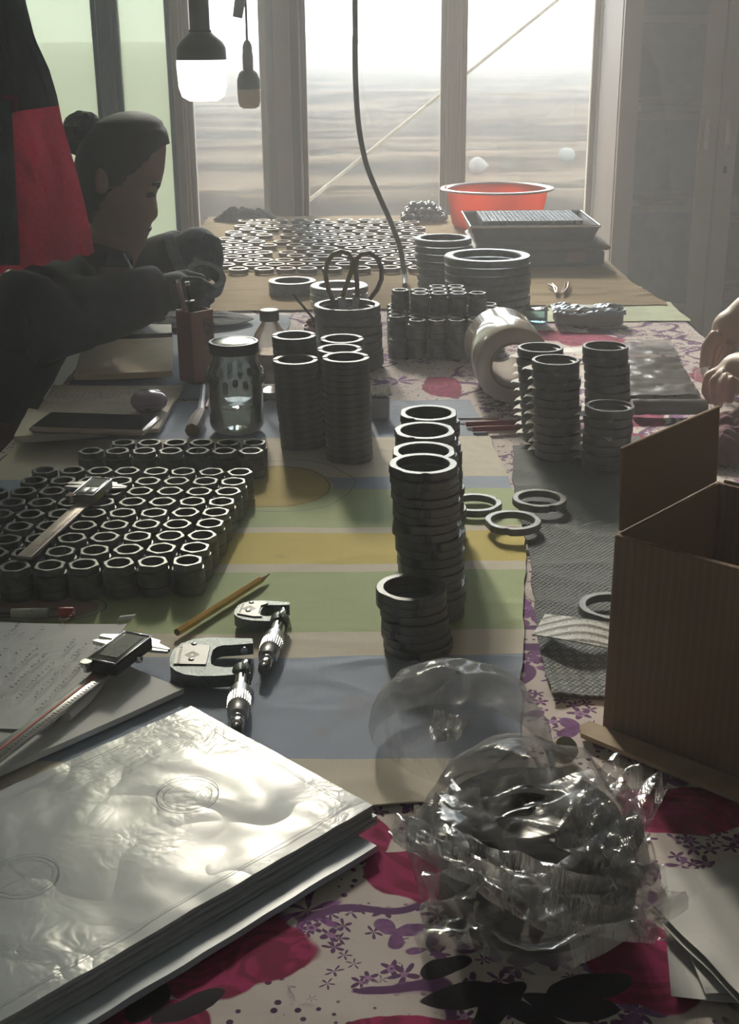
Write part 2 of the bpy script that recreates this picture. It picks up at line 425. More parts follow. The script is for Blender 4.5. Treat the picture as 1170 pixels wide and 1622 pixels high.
fl = sheet(tl([(XL-.01, 2.75), (XL-.01, TY0)]), tl([(XR+.01, 2.75), (XR+.012, TY0)]), 170, 360, T+.0032, .0018, 7, .002, 11)
solid(single('floral_tablecloth', fl, floral, 'white tablecloth printed with purple flowers and magenta roses over the table', 'tablecloth', ang=0), .0015)
for sx, nm in ((1, 'floral_tablecloth_side'),):
    pass

# striped sheet -------------------------------------------------------
m, g, b, out = newmat('striped_cotton')
v0 = g.obj(); c3 = g.xyz(v0)
cream, blue, grn, yel = (.60, .55, .45), (.31, .36, .46), (.39, .47, .25), (.60, .49, .13)
rows = [(640, blue), (700, cream), (766, blue), (784, grn), (845, cream), (854, yel), (901, cream), (917, grn), (1010, cream), (1049, blue), (1216, cream), (1330, cream)]
ya, yb = .60, 2.10
rmp = g.n('ShaderNodeValToRGB'); rmp.color_ramp.interpolation = 'CONSTANT'
tl_n = g.noise(v0, 6, 1)
g.put(rmp.inputs[0], g.m('DIVIDE', g.m('SUBTRACT', g.m('ADD', c3[1], g.m('MULTIPLY', g.m('SUBTRACT', tl_n, .5), .02)), ya), yb-ya))
st = []
ys = [P(600, r_, T).y for r_, _ in rows]
for i in range(len(rows)-1, -1, -1):               # near to far
    lo = ys[i+1] if i+1 < len(ys) else ya
    st.append(((max(ya, lo)-ya)/(yb-ya), rows[i][1]))
el = rmp.color_ramp.elements
el[0].position, el[0].color = 0, (*st[0][1], 1); el[1].position, el[1].color = max(0.001, st[1][0]), (*st[1][1], 1)
for p_, c_ in st[2:]:
    e = el.new(min(1, p_)); e.color = (*c_, 1)
col = rmp.outputs[0]
def ell(px, py, rx, ry):
    c_ = P(px, py, T); o_ = g.vm('SUBTRACT', v0, (c_.x, c_.y, 0)); a = g.xyz(o_)
    u_ = g.m('DIVIDE', a[0], rx); v_ = g.m('DIVIDE', a[1], ry)
    return g.m('ADD', g.m('SQRT', g.m('ADD', g.m('MULTIPLY', u_, u_), g.m('MULTIPLY', v_, v_))), g.m('MULTIPLY_ADD', g.noise(v0, 14, 1), .3, -.15))
e1 = ell(436, 778, .075, .085); col = g.mix(g.step(e1, 1.02, .98), col, (.50, .40, .13))
col = g.mix(g.step(g.m('ABSOLUTE', g.m('SUBTRACT', e1, .95)), .016, .008), col, (.16, .16, .17))
e2 = ell(447, 776, .085, .098); col = g.mix(g.step(g.m('ABSOLUTE', g.m('SUBTRACT', e2, 1.06)), .010, .004), col, (.2, .2, .23))
e3 = ell(70, 972, .055, .03); col = g.mix(g.step(e3, 1.03, .97), col, (.40, .27, .22)); col = g.mix(g.step(g.m('ABSOLUTE', g.m('SUBTRACT', e3, 1.15)), .02, .01), col, (.18, .18, .2))
stn = g.step(g.noise(v0, 9, 4, .6), .62, .75); col = g.mix(g.m('MULTIPLY', stn, .35), col, (.25, .18, .12))
g.put(b.inputs['Base Color'], col); b.inputs['Roughness'].default_value = .85
wv = g.m('ADD', g.m('SINE', g.m('MULTIPLY', c3[0], 3500)), g.m('SINE', g.m('MULTIPLY', c3[1], 3500)))
g.put(b.inputs['Normal'], g.bump(wv, .12))
rt = [P(745, 640, T), P(775, 700, T), P(805, 765, T), P(832, 845, T), P(829, 960, T), P(826, 1060, T), P(824, 1190, T), P(700, 1285, T)]
rt = [(p.x, p.y, 0) for p in rt]
lt = [(XL+.005, p[1], 0) for p in rt[:-1]]+[(XL+.005, .80, 0)]
sh = sheet(lt, rt, 150, 260, T+.0068, .004, 9, .004, 23, calm=lambda x, y: .2 if x < -.1 else .35 if y > 1.05 else 1)
solid(single('striped_sheet', sh, m, 'striped cotton sheet in blue, green, yellow and cream under the nut field', 'cloth', ang=0), .0012)

# far cloths ----------------------------------------------------------
tan = pm('tan_cloth', (.27, .205, .125), .9, 0, .12, 9, .3, 40, stretch=(1, 6, 1), spec=.08)
far = sheet(tl([(XL-.015, TY1+.01), (XL-.02, 2.68)]), tl([(XR-.02, TY1+.01), (XR-.045, 3.3), (XR+.012, 2.72)]), 90, 150, T+.0076, .006, 6, .008, 5, .0004, calm=lambda x, y: 1 if x > .33 and y < 3.0 else .2)
solid(single('tan_cloth', far, tan, 'wrinkled tan cloth spread over the window end of the table', 'cloth', ang=0), .0012)
gcl = sheet(tl([(.16, 2.76), (.16, 2.56)]), tl([(XR+.022, 2.76), (XR+.022, 2.56)]), 60, 30, T+.0056, .0008, 8, .004, 15)
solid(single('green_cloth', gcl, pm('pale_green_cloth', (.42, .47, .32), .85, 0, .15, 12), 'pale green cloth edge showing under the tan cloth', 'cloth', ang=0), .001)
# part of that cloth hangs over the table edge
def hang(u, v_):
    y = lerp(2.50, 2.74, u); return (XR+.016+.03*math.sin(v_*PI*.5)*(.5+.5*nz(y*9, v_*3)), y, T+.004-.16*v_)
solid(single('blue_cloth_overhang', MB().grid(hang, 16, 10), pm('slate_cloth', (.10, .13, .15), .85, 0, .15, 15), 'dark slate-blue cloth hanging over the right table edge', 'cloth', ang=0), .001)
blc = sheet([P(180, 502, T), P(120, 540, T), P(105, 590, T), P(70, 638, T)], [P(460, 504, T), P(455, 535, T), P(440, 590, T), P(438, 638, T)], 60, 60, T+.0060, .0018, 8, .004, 31)
blc.v = [(max(x, XL+.004), y, z) for x, y, z in blc.v]
solid(single('blue_grey_cloth', blc, pm('blue_grey_cloth', (.22, .27, .33), .85, 0, .12, 14, .2, 200), 'blue-grey cloth under the glass jar and the pen box', 'cloth', ang=0), .001)

# grey padded cloth ---------------------------------------------------
m, g, b, out = newmat('grey_pad')
v0 = g.obj(); c3 = g.xyz(v0)
st1 = g.m('SINE', g.m('MULTIPLY', c3[1], 900)); st2 = g.m('SINE', g.m('MULTIPLY', c3[0], 1100))
wv = g.m('MULTIPLY', st1, st2); n_ = g.noise(v0, 40, 3)
col = g.mix(g.step(wv, -.2, .9), (.11, .125, .13), (.20, .215, .22)); col = g.mix(g.step(n_, .55, .8), col, (.14, .145, .14))
# small ring print on the near end
vv = g.vm('MULTIPLY', v0, (85, 85, 0)); fr = g.vm('FRACTION', vv); dd = g.vm('DISTANCE', fr, (.5, .5, 0))
rng = g.m('MULTIPLY', g.step(g.m('ABSOLUTE', g.m('SUBTRACT', dd, .22)), .09, .05), g.m('LESS_THAN', c3[1], P(900, 1035, T).y))
col = g.mix(g.m('MULTIPLY', rng, .6), col, (.34, .36, .36))
g.put(b.inputs['Base Color'], col); b.inputs['Roughness'].default_value = .9; g.put(b.inputs['Normal'], g.bump(wv, .5))
# the pad stops where the carton stands
c0_ = P(953, 1156, TZ); d1_ = P(1170, 1240, TZ)-c0_
L = [P(812, 715, T), P(812, 790, T), P(838, 880, T), P(845, 960, T), P(852, 1030, T), P(872, 1116, T)]
Rr = [P(1010, 700, T), P(1040, 790, T), P(1060, 880, T), P(1060, 960, T), P(1050, 1030, T), P(1040, 1116, T)]
L = [poly_at(L, k/24) for k in range(25)]; Rr = [poly_at(Rr, k/24) for k in range(25)]
for p_ in Rr:
    if p_.y < c0_.y+.15: p_.x = min(p_.x, c0_.x+(p_.y-c0_.y)*(-d1_.y/d1_.x)-.008)
solid(single('grey_pad_cloth', sheet(L, Rr, 70, 110, T+.0092, .004, 7, .004, 41), m, 'grey woven pad cloth under the paper-wrapped stacks', 'cloth', ang=0), .0018)
# embossed white strip
m, g, b, out = newmat('embossed_strip')
v0 = g.obj(); c3 = g.xyz(v0); s_ = g.m('SINE', g.m('MULTIPLY', c3[1], 480)); n_ = g.noise(v0, 500, 2)
col = g.mix(g.step(n_, .4, .6), (.34, .36, .36), (.62, .64, .63)); col = g.mix(g.step(s_, .6, 1), col, (.72, .73, .72))
g.put(b.inputs['Base Color'], col); b.inputs['Roughness'].default_value = .8; g.put(b.inputs['Normal'], g.bump(g.m('ADD', s_, n_), .5))
L = [P(862, 1007, T), P(843, 1034, T)]; Rr = [P(962, 1021, T), P(962, 1056, T)]
mb = MB().grid(lambda u, v_: (lambda p: (p.x, p.y, T+.022+.006*math.sin(u*PI)-.004*v_))(poly_at(L, v_).lerp(poly_at(Rr, v_), u)-Vector((0, .012*math.sin(u*PI), 0))), 24, 8)
solid(single('foam_strip', mb, m, 'pale embossed foam strip lying on the grey pad cloth beside the carton', 'strip', ang=0), .0015)
# ================================================================== rings, stacks and nuts
def ring_mesh(name, ro, ri, h, mat, n=56, flat=0, notch=0, groove=False, lip=0, bev=None):
    b = bev or min(.0008, h*.15); mb = MB(); vs = []
    for i in range(n):
        a = 2*PI*i/n; co, si = math.cos(a), math.sin(a); R_ = ro
        if flat:                                    # two flats milled off the rim
            for fa in (.35, .35+PI):
                cc = math.cos(a-fa)
                if cc > 0: R_ = min(R_, ro*flat/cc)
        zt = h
        if notch:
            da = (a-notch+PI) % (2*PI)-PI
            if abs(da) < .075: R_ = R_-.0026
        if groove and min(abs(a), abs(a-PI), abs(a-2*PI)) < .035: zt = h*.55
        pr = [(R_-b, 0), (R_, b), (R_, zt-b), (R_-b, zt)]
        if lip: pr += [(ri+lip, zt), (ri+lip, zt-lip*.8), (ri, zt-lip*.8-b), (ri, b), (ri+b, 0)]
        else: pr += [(ri+b, zt), (ri, zt-b), (ri, b), (ri+b, 0)]
        m_ = len(pr)
        vs += [(r*co, r*si, z) for r, z in pr]
    fs = [(i*m_+q, ((i+1) % n)*m_+q, ((i+1) % n)*m_+(q+1) % m_, i*m_+(q+1) % m_) for i in range(n) for q in range(m_)]
    mb.add(vs, fs)
    return mb.mesh(name, mat, 32)
ORD = ['topmost', 'second', 'third', 'fourth', 'fifth', 'sixth', 'seventh', 'eighth', 'ninth', 'tenth', 'eleventh', 'twelfth', 'thirteenth', 'fourteenth', 'fifteenth', 'sixteenth', 'seventeenth', 'eighteenth', 'nineteenth', 'twentieth', 'lowest', 'lowest']
NTH = ['first']+ORD[1:]
def stacked(i, n, what):
    k = n-1-i
    return ('topmost %s' % what) if k == 0 else ('lowest %s' % what) if i == 0 else '%s from top, %s' % (ORD[min(k, 19)], what)
def put_stack(geo, me, n, name, label, group, jit=.0012, rot=None, rj=.05, z0=TZ, hh=None, cat='ring'):
    (x, y), (xt, yt), r, H = geo; h = (hh or H/n); out = []
    for i in range(n):
        t = i/max(1, n-1)
        o = link(name, me, None, (lerp(x, xt, t)+random.uniform(-jit, jit), y+random.uniform(-jit, jit), z0+i*h), (rot if rot is not None else random.uniform(0, 6.28))+random.uniform(-rj, rj))
        tag(o, stacked(i, n, label), cat, group); out.append(o)
    return out
def spread(specs, R_, z0=TZ, gap=.0015):
    """stand stacks side by side: each keeps its place in line, moved back until it only touches the ones before"""
    done = []
    for tx, ty, wpx, bx, by in specs:
        y = P(bx, by, z0).y+R_
        while True:
            x = xat(y, z0, bx); zt_ = zat(x, y, ty); xt_ = xat(y, zt_, tx)
            lim = 2*R_+gap
            if all(math.hypot(lerp(x, xt_, k)-lerp(g_[0][0], g_[1][0], min(1, k*(zt_-z0)/g_[3])), y-g_[0][1]) > lim for g_ in done for k in (0, .5, 1)): break
            y += .0005
        done.append(((x, y), (xt_, y), R_, zt_-z0))
    return done
# --- notched flat-sided rings: four tall stacks and a short one
A = dict(s4=stk(669, 742, 111, 686, 998), s3=stk(670, 711, 105, 689, 960), s2=stk(670.5, 682, 100, 691, 926), s1=stk(678, 656, 96, 694, 895), s0=stk(650.5, 931, 111, 663, 1052))
HA = .0087; RA = sum(a[2] for a in A.values())/5
A = dict(zip(('s0', 's4', 's3', 's2', 's1'), spread([(650.5, 931, 111, 663, 1052), (669, 742, 111, 686, 998), (670, 711, 105, 689, 960), (670.5, 682, 100, 691, 926), (678, 656, 96, 694, 895)], RA, TZ, .0045)))
notched = ring_mesh('notched_ring', RA, RA*.765, HA-.0003, blued, 64, .95, -PI/2-.25)
labs = {'s0': 'dark notched ring of the short stack before the tall ones', 's4': 'dark notched ring of the tall stack touching the short stack', 's3': 'dark notched ring of the second tall stack behind the short one', 's2': 'dark notched ring of the third tall stack behind the short one', 's1': 'dark notched ring of the fourth tall stack behind the short one'}
for k, geo in A.items():
    put_stack(geo, notched, max(3, round(geo[3]/HA)), 'notched_ring', labs[k], 'notched rings stacked on the striped sheet', .0018, 0, .42, TZ+.003, HA)
for px, py, lb, rz, zz in ((854, 792, 'loose notched ring lying wholly on the grey pad cloth beside two others', .6, .010), (812, 827, 'loose notched ring lying across the striped sheet edge and the grey pad', -.1, .009), (752, 799, 'loose notched ring lying on the green stripe partly behind the tall stacks', 2.2, .004), (969, 963, 'loose dark ring beside the carton on the grey pad behind the foam strip', .5, .010)):
    p = P(px, py, TZ+zz+HA*.6)
    o = link('notched_ring', notched, None, (p.x, p.y, TZ+zz), (0, 0, rz)); tag(o, lb, 'ring', 'loose notched rings')
# --- split rings: five tall stacks
B = [stk(547, 569, 76, 553, 739), stk(468, 569, 73, 480, 717), stk(466, 536, 71, 478, 692), stk(538, 552, 74, 550, 718), stk(541, 535, 70.5, 552, 700)]
HB = .0088; RB = sum(b[2] for b in B)/5
B = spread([(547, 569, 76, 553, 739), (468, 569, 73, 480, 717), (538, 552, 74, 550, 718), (541, 535, 70.5, 552, 700), (466, 536, 71, 478, 692)], RB, TZ, .0018); B = [B[0], B[1], B[4], B[2], B[3]]
split = ring_mesh('split_ring', RB, RB*.76, HB-.0003, steel, 56, 0, 0, True)
splab = ['split ring of the frontmost stack right of the jar', 'split ring of the front stack next to the glass jar', 'split ring of the rear stack next to the bottle', 'split ring of the middle stack of three in line', 'split ring of the rear stack before the red pot']
for geo, lb in zip(B, splab):
    put_stack(geo, split, round(geo[3]/HB), 'split_ring', lb, 'split rings stacked beside the jar', .0006, .12, .05, TZ+.003, HB)
# --- lipped rings parted by paper squares
Cc = [stk(854, 562, 70, 862, 722), stk(880, 582, 76, 882, 741), stk(959, 558, 74, 962, 712), stk(964, 652, 77, 958, 760)]
RC = sum(c[2] for c in Cc)/4; HC = .0122
Cc = spread([(880, 582, 76, 882, 741), (964, 652, 77, 958, 760), (854, 562, 70, 862, 722), (959, 558, 74, 962, 712)], RC, TZ, .010); Cc = [Cc[2], Cc[0], Cc[3], Cc[1]]
lipped = ring_mesh('lipped_ring', RC, RC*.74, HC-.0012, steel, 56, 0, 0, False, .004)
sep = pm('separator_paper', (.58, .55, .52), .6, 0, .06, 30)
clab = ['in the stack touching the tape roll', 'in the tall front stack on the grey pad', 'in the tall stack by the black plastic sheet', 'in the short stack behind the carton flap']
pap = []
for q_ in range(3):
    s_ = RC*1.74; seed = q_*3.3
    mb = MB().grid(lambda u, v_: ((u-.5)*s_, (v_-.5)*s_, (-.003*max(0, math.hypot(u-.5, v_-.5)-.66)/.05+.002*nz(u*3, v_*3, seed)*max(0, math.hypot(u-.5, v_-.5)-.66)/.05)), 10, 10)
    pap.append(mb.mesh('separator_paper', sep, 0))
for geo, lb in zip(Cc, clab):
    (x, y), (xt, yt), r, H = geo; n = round(H/HC)
    for i in range(n):
        t = i/(n-1); jx, jy = random.uniform(-.0012, .0012), random.uniform(-.0012, .0012)
        px_, py_ = lerp(x, xt, t)+jx, y+jy
        o = link('lipped_ring', lipped, None, (px_, py_, TZ+.0078+i*HC), random.uniform(0, 6)); tag(o, stacked(i, n, 'dark lipped ring '+lb), 'ring', 'rings parted by papers')
        if i < n-1:
            o = link('separator_paper', random.choice(pap), None, (px_-.004+random.uniform(-.003, .002), py_+.005+random.uniform(-.002, .003), TZ+.0078+(i+1)*HC-.0006), .95+random.uniform(-.22, .22))
            tag(o, stacked(i, n-1, 'separator paper '+lb), 'paper', 'separator papers')
# --- large rings by the window
ZF = TZ+.004
E1 = stk(702, 369, 91, 706, 462, ZF); E2 = stk(772, 402, 137, 771, 502, ZF)
for geo, hh, nm, lb in ((E1, .0165, 'flange_ring', 'steel flange ring of the stack beside the hanging cable end'), (E2, .0165, 'wide_ring', 'wide steel ring of the big stack behind the tape roll')):
    me = ring_mesh(nm, geo[2], geo[2]*.78, hh-.002, steel2, 64, 0, 0, False, 0, .0022)
    put_stack(geo, me, max(3, round(geo[3]/hh)), nm, lb, lb.split(' of ')[0]+'s', .0012, None, .3, ZF, hh)
Fs = stk(549, 481, 106, 556, 592); G1 = stk(462, 443, 75, 462, 470, ZF); G2 = stk(536, 449, 92, 540, 506, ZF)
hh = .0155
me = ring_mesh('bearing_ring', Fs[2], Fs[2]*.74, hh-.0015, steel, 64, 0, 0, False, .006, .0018)
put_stack(Fs, me, round(Fs[3]/hh), 'bearing_ring', 'dark stepped ring of the stack holding the scissors', 'stepped rings under the scissors', .001, 0, 3, TZ+.003, hh)
me = ring_mesh('washer_ring', G1[2], G1[2]*.74, .0135, steel2, 56)
put_stack(G1, me, max(2, round(G1[3]/.0142)), 'washer_ring', 'steel ring of the low stack on the tan cloth', 'low ring stack', .002, None, .3, ZF, .0142)
me = ring_mesh('bright_ring', G2[2], G2[2]*.70, .014, pm('bright_steel', (.30, .30, .30), .3, .9, .1, 90), 56, 0, 0, False, 0, .002)
put_stack(G2, me, max(3, round(G2[3]/.0155)), 'bright_ring', 'bright-faced ring of the stack right behind the scissors', 'bright ring stack', .0015, None, .3, ZF, .0155)
# --- rings laid out in rows on the tan cloth
smr = ring_mesh('small_ring', .0252, .0178, .011, pm('small_ring_steel', (.15, .125, .10), .33, .85, .2, 90), 36, 0, 0, False, 0, .0014)
pa, pb = P(352, 434, ZF), P(648, 436, ZF)
cnt = 0; free = []; HEAP = (P(672, 352, ZF).x, 4.15); GLOVE = (P(385, 356, ZF).x, 4.17)
for j in range(15):
    y = pa.y+.015+j*.066
    for i in range(11):
        x = -.395+i*.0635+(.028 if j % 2 else 0)+.012*math.sin(j*.6+i)
        if x > .155 or y > 4.10: continue
        spare = i == 2 and (j*7) % 5 < 2
        p_ = Vector((x, y+random.uniform(-.004, .004), ZF))
        pr = p_-CAM; pxx = 585+FPX*pr.dot(R)/pr.dot(F)
        if pxx < 342: continue
        dmin = min(math.hypot(x-e[0][0], y-e[0][1])-e[2] for e in (E1, E2, G1, G2))
        if dmin < .03: continue
        if spare: free.append((p_, i, j)); continue
        if math.hypot((x-HEAP[0])/(.095+.026), (y-HEAP[1])/(.085+.026)) < 1 or math.hypot((x-GLOVE[0])/(.13+.026), (y-GLOVE[1])/(.062+.026)) < 1:
            p_, i_, j_ = free.pop(0); i, j = i_, j_        # laid in a free place of the rows instead
        o = link('small_ring', smr, None, p_, random.uniform(0, 6)); tag(o, 'small steel ring on tan cloth, %s row from the scissors, %s from the bulb side' % (NTH[j], NTH[i]), 'ring', 'small rings laid out on the tan cloth'); cnt += 1

# --- hex-headed bushings
def nut_mesh():
    n = 36; mb = MB(); r, ri = .0172, .0112
    body = [(ri+.0005, 0), (r-.0008, 0), (r, .0008), (r, .0098), (r-.0011, .0106), (r-.0011, .0114), (r, .0122), (r, .0255), (r-.0008, .0263), (.0140, .0265)]
    hexr = lambda a: .0158/max(math.cos((a % (PI/3))-PI/6), .9)*.94
    vs = []; rows = []
    for i in range(n):
        a = 2*PI*i/n; hx = hexr(a)
        pr = body+[(hx, .0267), (hx, .0332), (hx-.0008, .0340), (ri+.0007, .0340), (ri, .0332), (ri, .0005)]
        m_ = len(pr); vs += [(q*math.cos(a), q*math.sin(a), z) for q, z in pr]
    fs = [(i*m_+q, ((i+1) % n)*m_+q, ((i+1) % n)*m_+(q+1) % m_, i*m_+(q+1) % m_) for i in range(n) for q in range(m_)]
    return mb.add(vs, fs).mesh('hex_bushing', blued, 35)
nut = nut_mesh(); HN = .0342
def put_nut(x, y, z, lb, gp):
    o = link('hex_bushing', nut, None, (x, y, z), random.uniform(-.5, .5)); tag(o, lb, 'bushing', gp)
zt = TZ+.003+HN
c10, c11 = P(297, 887, zt), P(373, 757, zt); c11 = c10+(c11-c10)*(.0360/.03296)
# front row right end, rear row right end; rows run parallel to the front edge
fr_dir = (P(297, 888, zt)-P(88, 895, zt))/4; rr_dir = (P(373, 757, zt)-P(113, 754, zt))/6
fr_dir = fr_dir.normalized()*max(fr_dir.length, .0352); rr_dir = rr_dir.normalized()*max(rr_dir.length, .0352)
for j in range(9):
    t = j/8; e = c10.lerp(c11, t); dv = fr_dir.lerp(rr_dir, t)
    for i in range(10):
        p_ = e-dv*i
        q_ = p_-CAM; pxx = 585+FPX*q_.dot(R)/q_.dot(F)
        if pxx < -60 or p_.x < XL+.03 or (i == 9): continue
        if j >= 7 and i > 7: continue
        put_nut(p_.x+random.uniform(-.0007, .0007), p_.y+random.uniform(-.0007, .0007), TZ+.003, 'dark hex bushing, %s row from the pencil, %s from the yellow ellipse' % (NTH[j], NTH[i]), 'bushings in the large field')
for i in range(7):
    p_ = P(270, 714, zt)+(P(392, 714, zt)-P(149, 714, zt)).normalized()*(i-3)*.0352; p_.y += .002; put_nut(p_.x, p_.y, TZ+.003, 'hex bushing, front line of the double row, %s from the phone' % NTH[i], 'bushings in the double row')
for i in range(6):
    p_ = P(298, 701.5, zt)+(P(392, 701, zt)-P(149, 701, zt)).normalized()*(i-2.5)*.0352; p_.y += .004; put_nut(p_.x, p_.y, TZ+.003, 'dark hex bushing, rear line of the double row, %s from the phone' % NTH[i], 'bushings in the double row')
# --- the piled block of bushings between the scissors and the tape roll
b0 = P(618, 572, TZ); b1 = P(752, 568, TZ)
dx = .0352; nx = 6
for k in range(2):
    for j in range(5):
        for i in range(nx):
            if k == 1 and j == 0 and i == 0: continue
            put_nut(b0.x+dx*(i+.5)-.004+random.uniform(-.0003, .0003), b0.y+dx*(j+.5)+random.uniform(-.0003, .0003), TZ+.003+k*(HN+.0004), 'hex bushing in the piled block, layer %s, row %s, %s from the scissors' % (NTH[k], NTH[j], NTH[i]), 'bushings in the piled block')
for i, j in ((1, 2), (2, 2), (3, 2), (4, 2), (1, 3), (2, 3), (3, 3), (0, 3), (2, 4), (3, 4)):
    put_nut(b0.x+dx*(i+.6), b0.y+dx*(j+.5), TZ+.003+2*(HN+.0004), 'dark hex bushing topping the piled block, %s row back, %s from the cable' % (NTH[j], NTH[i]), 'bushings topping the piled block')
# rings behind the block carry its left end
# ================================================================== measuring tools and papers in the foreground
def frame_at(p, q, zrot=0):
    d = q-p; return math.atan2(d.y, d.x)
def scribble(mb, o, ux, vy, wd, ht, rows, seed, lw=.0006, size=.0042, z=.0005, fill=.8):
    rd = random.Random(seed); o = Vector(o)
    for r_ in range(rows):
        t = 0.0
        while t < wd:
            if rd.random() > fill: t += size*rd.uniform(1.5, 5); continue
            c = o+ux*t+vy*(r_+.5)*(ht/rows); s_ = size
            for k in range(rd.randint(2, 3)):
                a = c+ux*rd.uniform(-.4, .4)*s_+vy*rd.uniform(-.4, .4)*s_; b = c+ux*rd.uniform(-.4, .4)*s_+vy*rd.uniform(-.45, .45)*s_
                mb.ribbon([(a.x, a.y, o.z+z), (b.x, b.y, o.z+z)], lw)
            t += s_*rd.uniform(.9, 1.3)
    return mb
def lay(poly, z, th, curl=0, n=14):
    """thin sheet over a world-space quad (a,b,c,d), a-b far edge"""
    a, b, c, d = [Vector((p.x, p.y, 0)) for p in poly]
    mb = MB().grid(lambda u, v_: (lambda p: (p.x, p.y, z+curl*(abs(u-.5)*2)**3*(.5+.5*nz(u*3, v_*3))+.0006*nz(p.x*20, p.y*20)))(a.lerp(b, u).lerp(d.lerp(c, u), v_)), n, n)
    mb.f = [f[::-1] for f in mb.f]
    return mb
# sheets ----------------------------------------------------------------
zq = TZ+.004
q1 = [P(-90, 998), P(203, 1006), P(80, 1175), P(-140, 1165)]
def quad(name, q, z, label, cat='paper', mat=paper, th=.0006, curl=.0, group=None):
    return solid(single(name, lay(q, z, th, curl), mat, label, cat, group=group, ang=0), th)
quad('notebook', [P(150, 1045), P(292, 1105), P(-60, 1265), P(-160, 1180)], zq+.0045, 'blank open notebook page under the caliper beside the plastic sleeves', 'notebook', paper, .0052, .001)
hand = quad('handwritten_sheet', q1, zq+.0062, 'white sheet with rows of handwriting under the near digital caliper', 'paper', paper, .0006, .004)
ux = (P(150, 1010)-P(15, 1150)); ux.z = 0; L_ = ux.length; ux.normalize(); vy = Vector((-ux.y, ux.x, 0))*1
o_ = P(90, 1150); o_.z = zq+.0086
mb = MB()
rd = random.Random(3)
for r_ in range(9):
    st_ = Vector((o_.x, o_.y, o_.z))+vy*(r_*.0135)+ux*rd.uniform(-.03, .05)
    scribble(mb, st_, ux, vy, L_*rd.uniform(.6, 1.0), .005, 1, 40+r_, .0010, .0052, .001, .92)
part('handwriting', mb, ink, hand, 0)
mb = MB()
st_ = o_-vy*.012+ux*.03
scribble(mb, st_, ux, vy, L_*.8, .005, 1, 77, .0010, .006, .001, .95)
part('red_note', mb, redink, hand, 0)
rl = P(95, 1150); r2 = P(132, 1098)
mb = MB().tube([(*P(x_, y_).xy, zq+.0098) for x_, y_ in ((108, 1158), (140, 1130), (172, 1085))], .0045, 12)
single('rolled_paper', mb, paper, 'rolled edge of white paper under the beam of the near caliper', 'paper')
p0 = P(190, 1002)
mb = MB().grid(lambda u, v_: (lambda p: (p.x+.006*math.sin(v_*2.6), p.y+.006*math.cos(v_*2.6)-.006, TZ+.011+.005*math.sin(v_*3.1-.5)))(P(184, 996).lerp(P(209, 993), u)), 6, 8)
solid(single('curled_paper', mb, paper, 'small curled paper corner beyond the jaws of the near caliper', 'paper', ang=0), .0005)
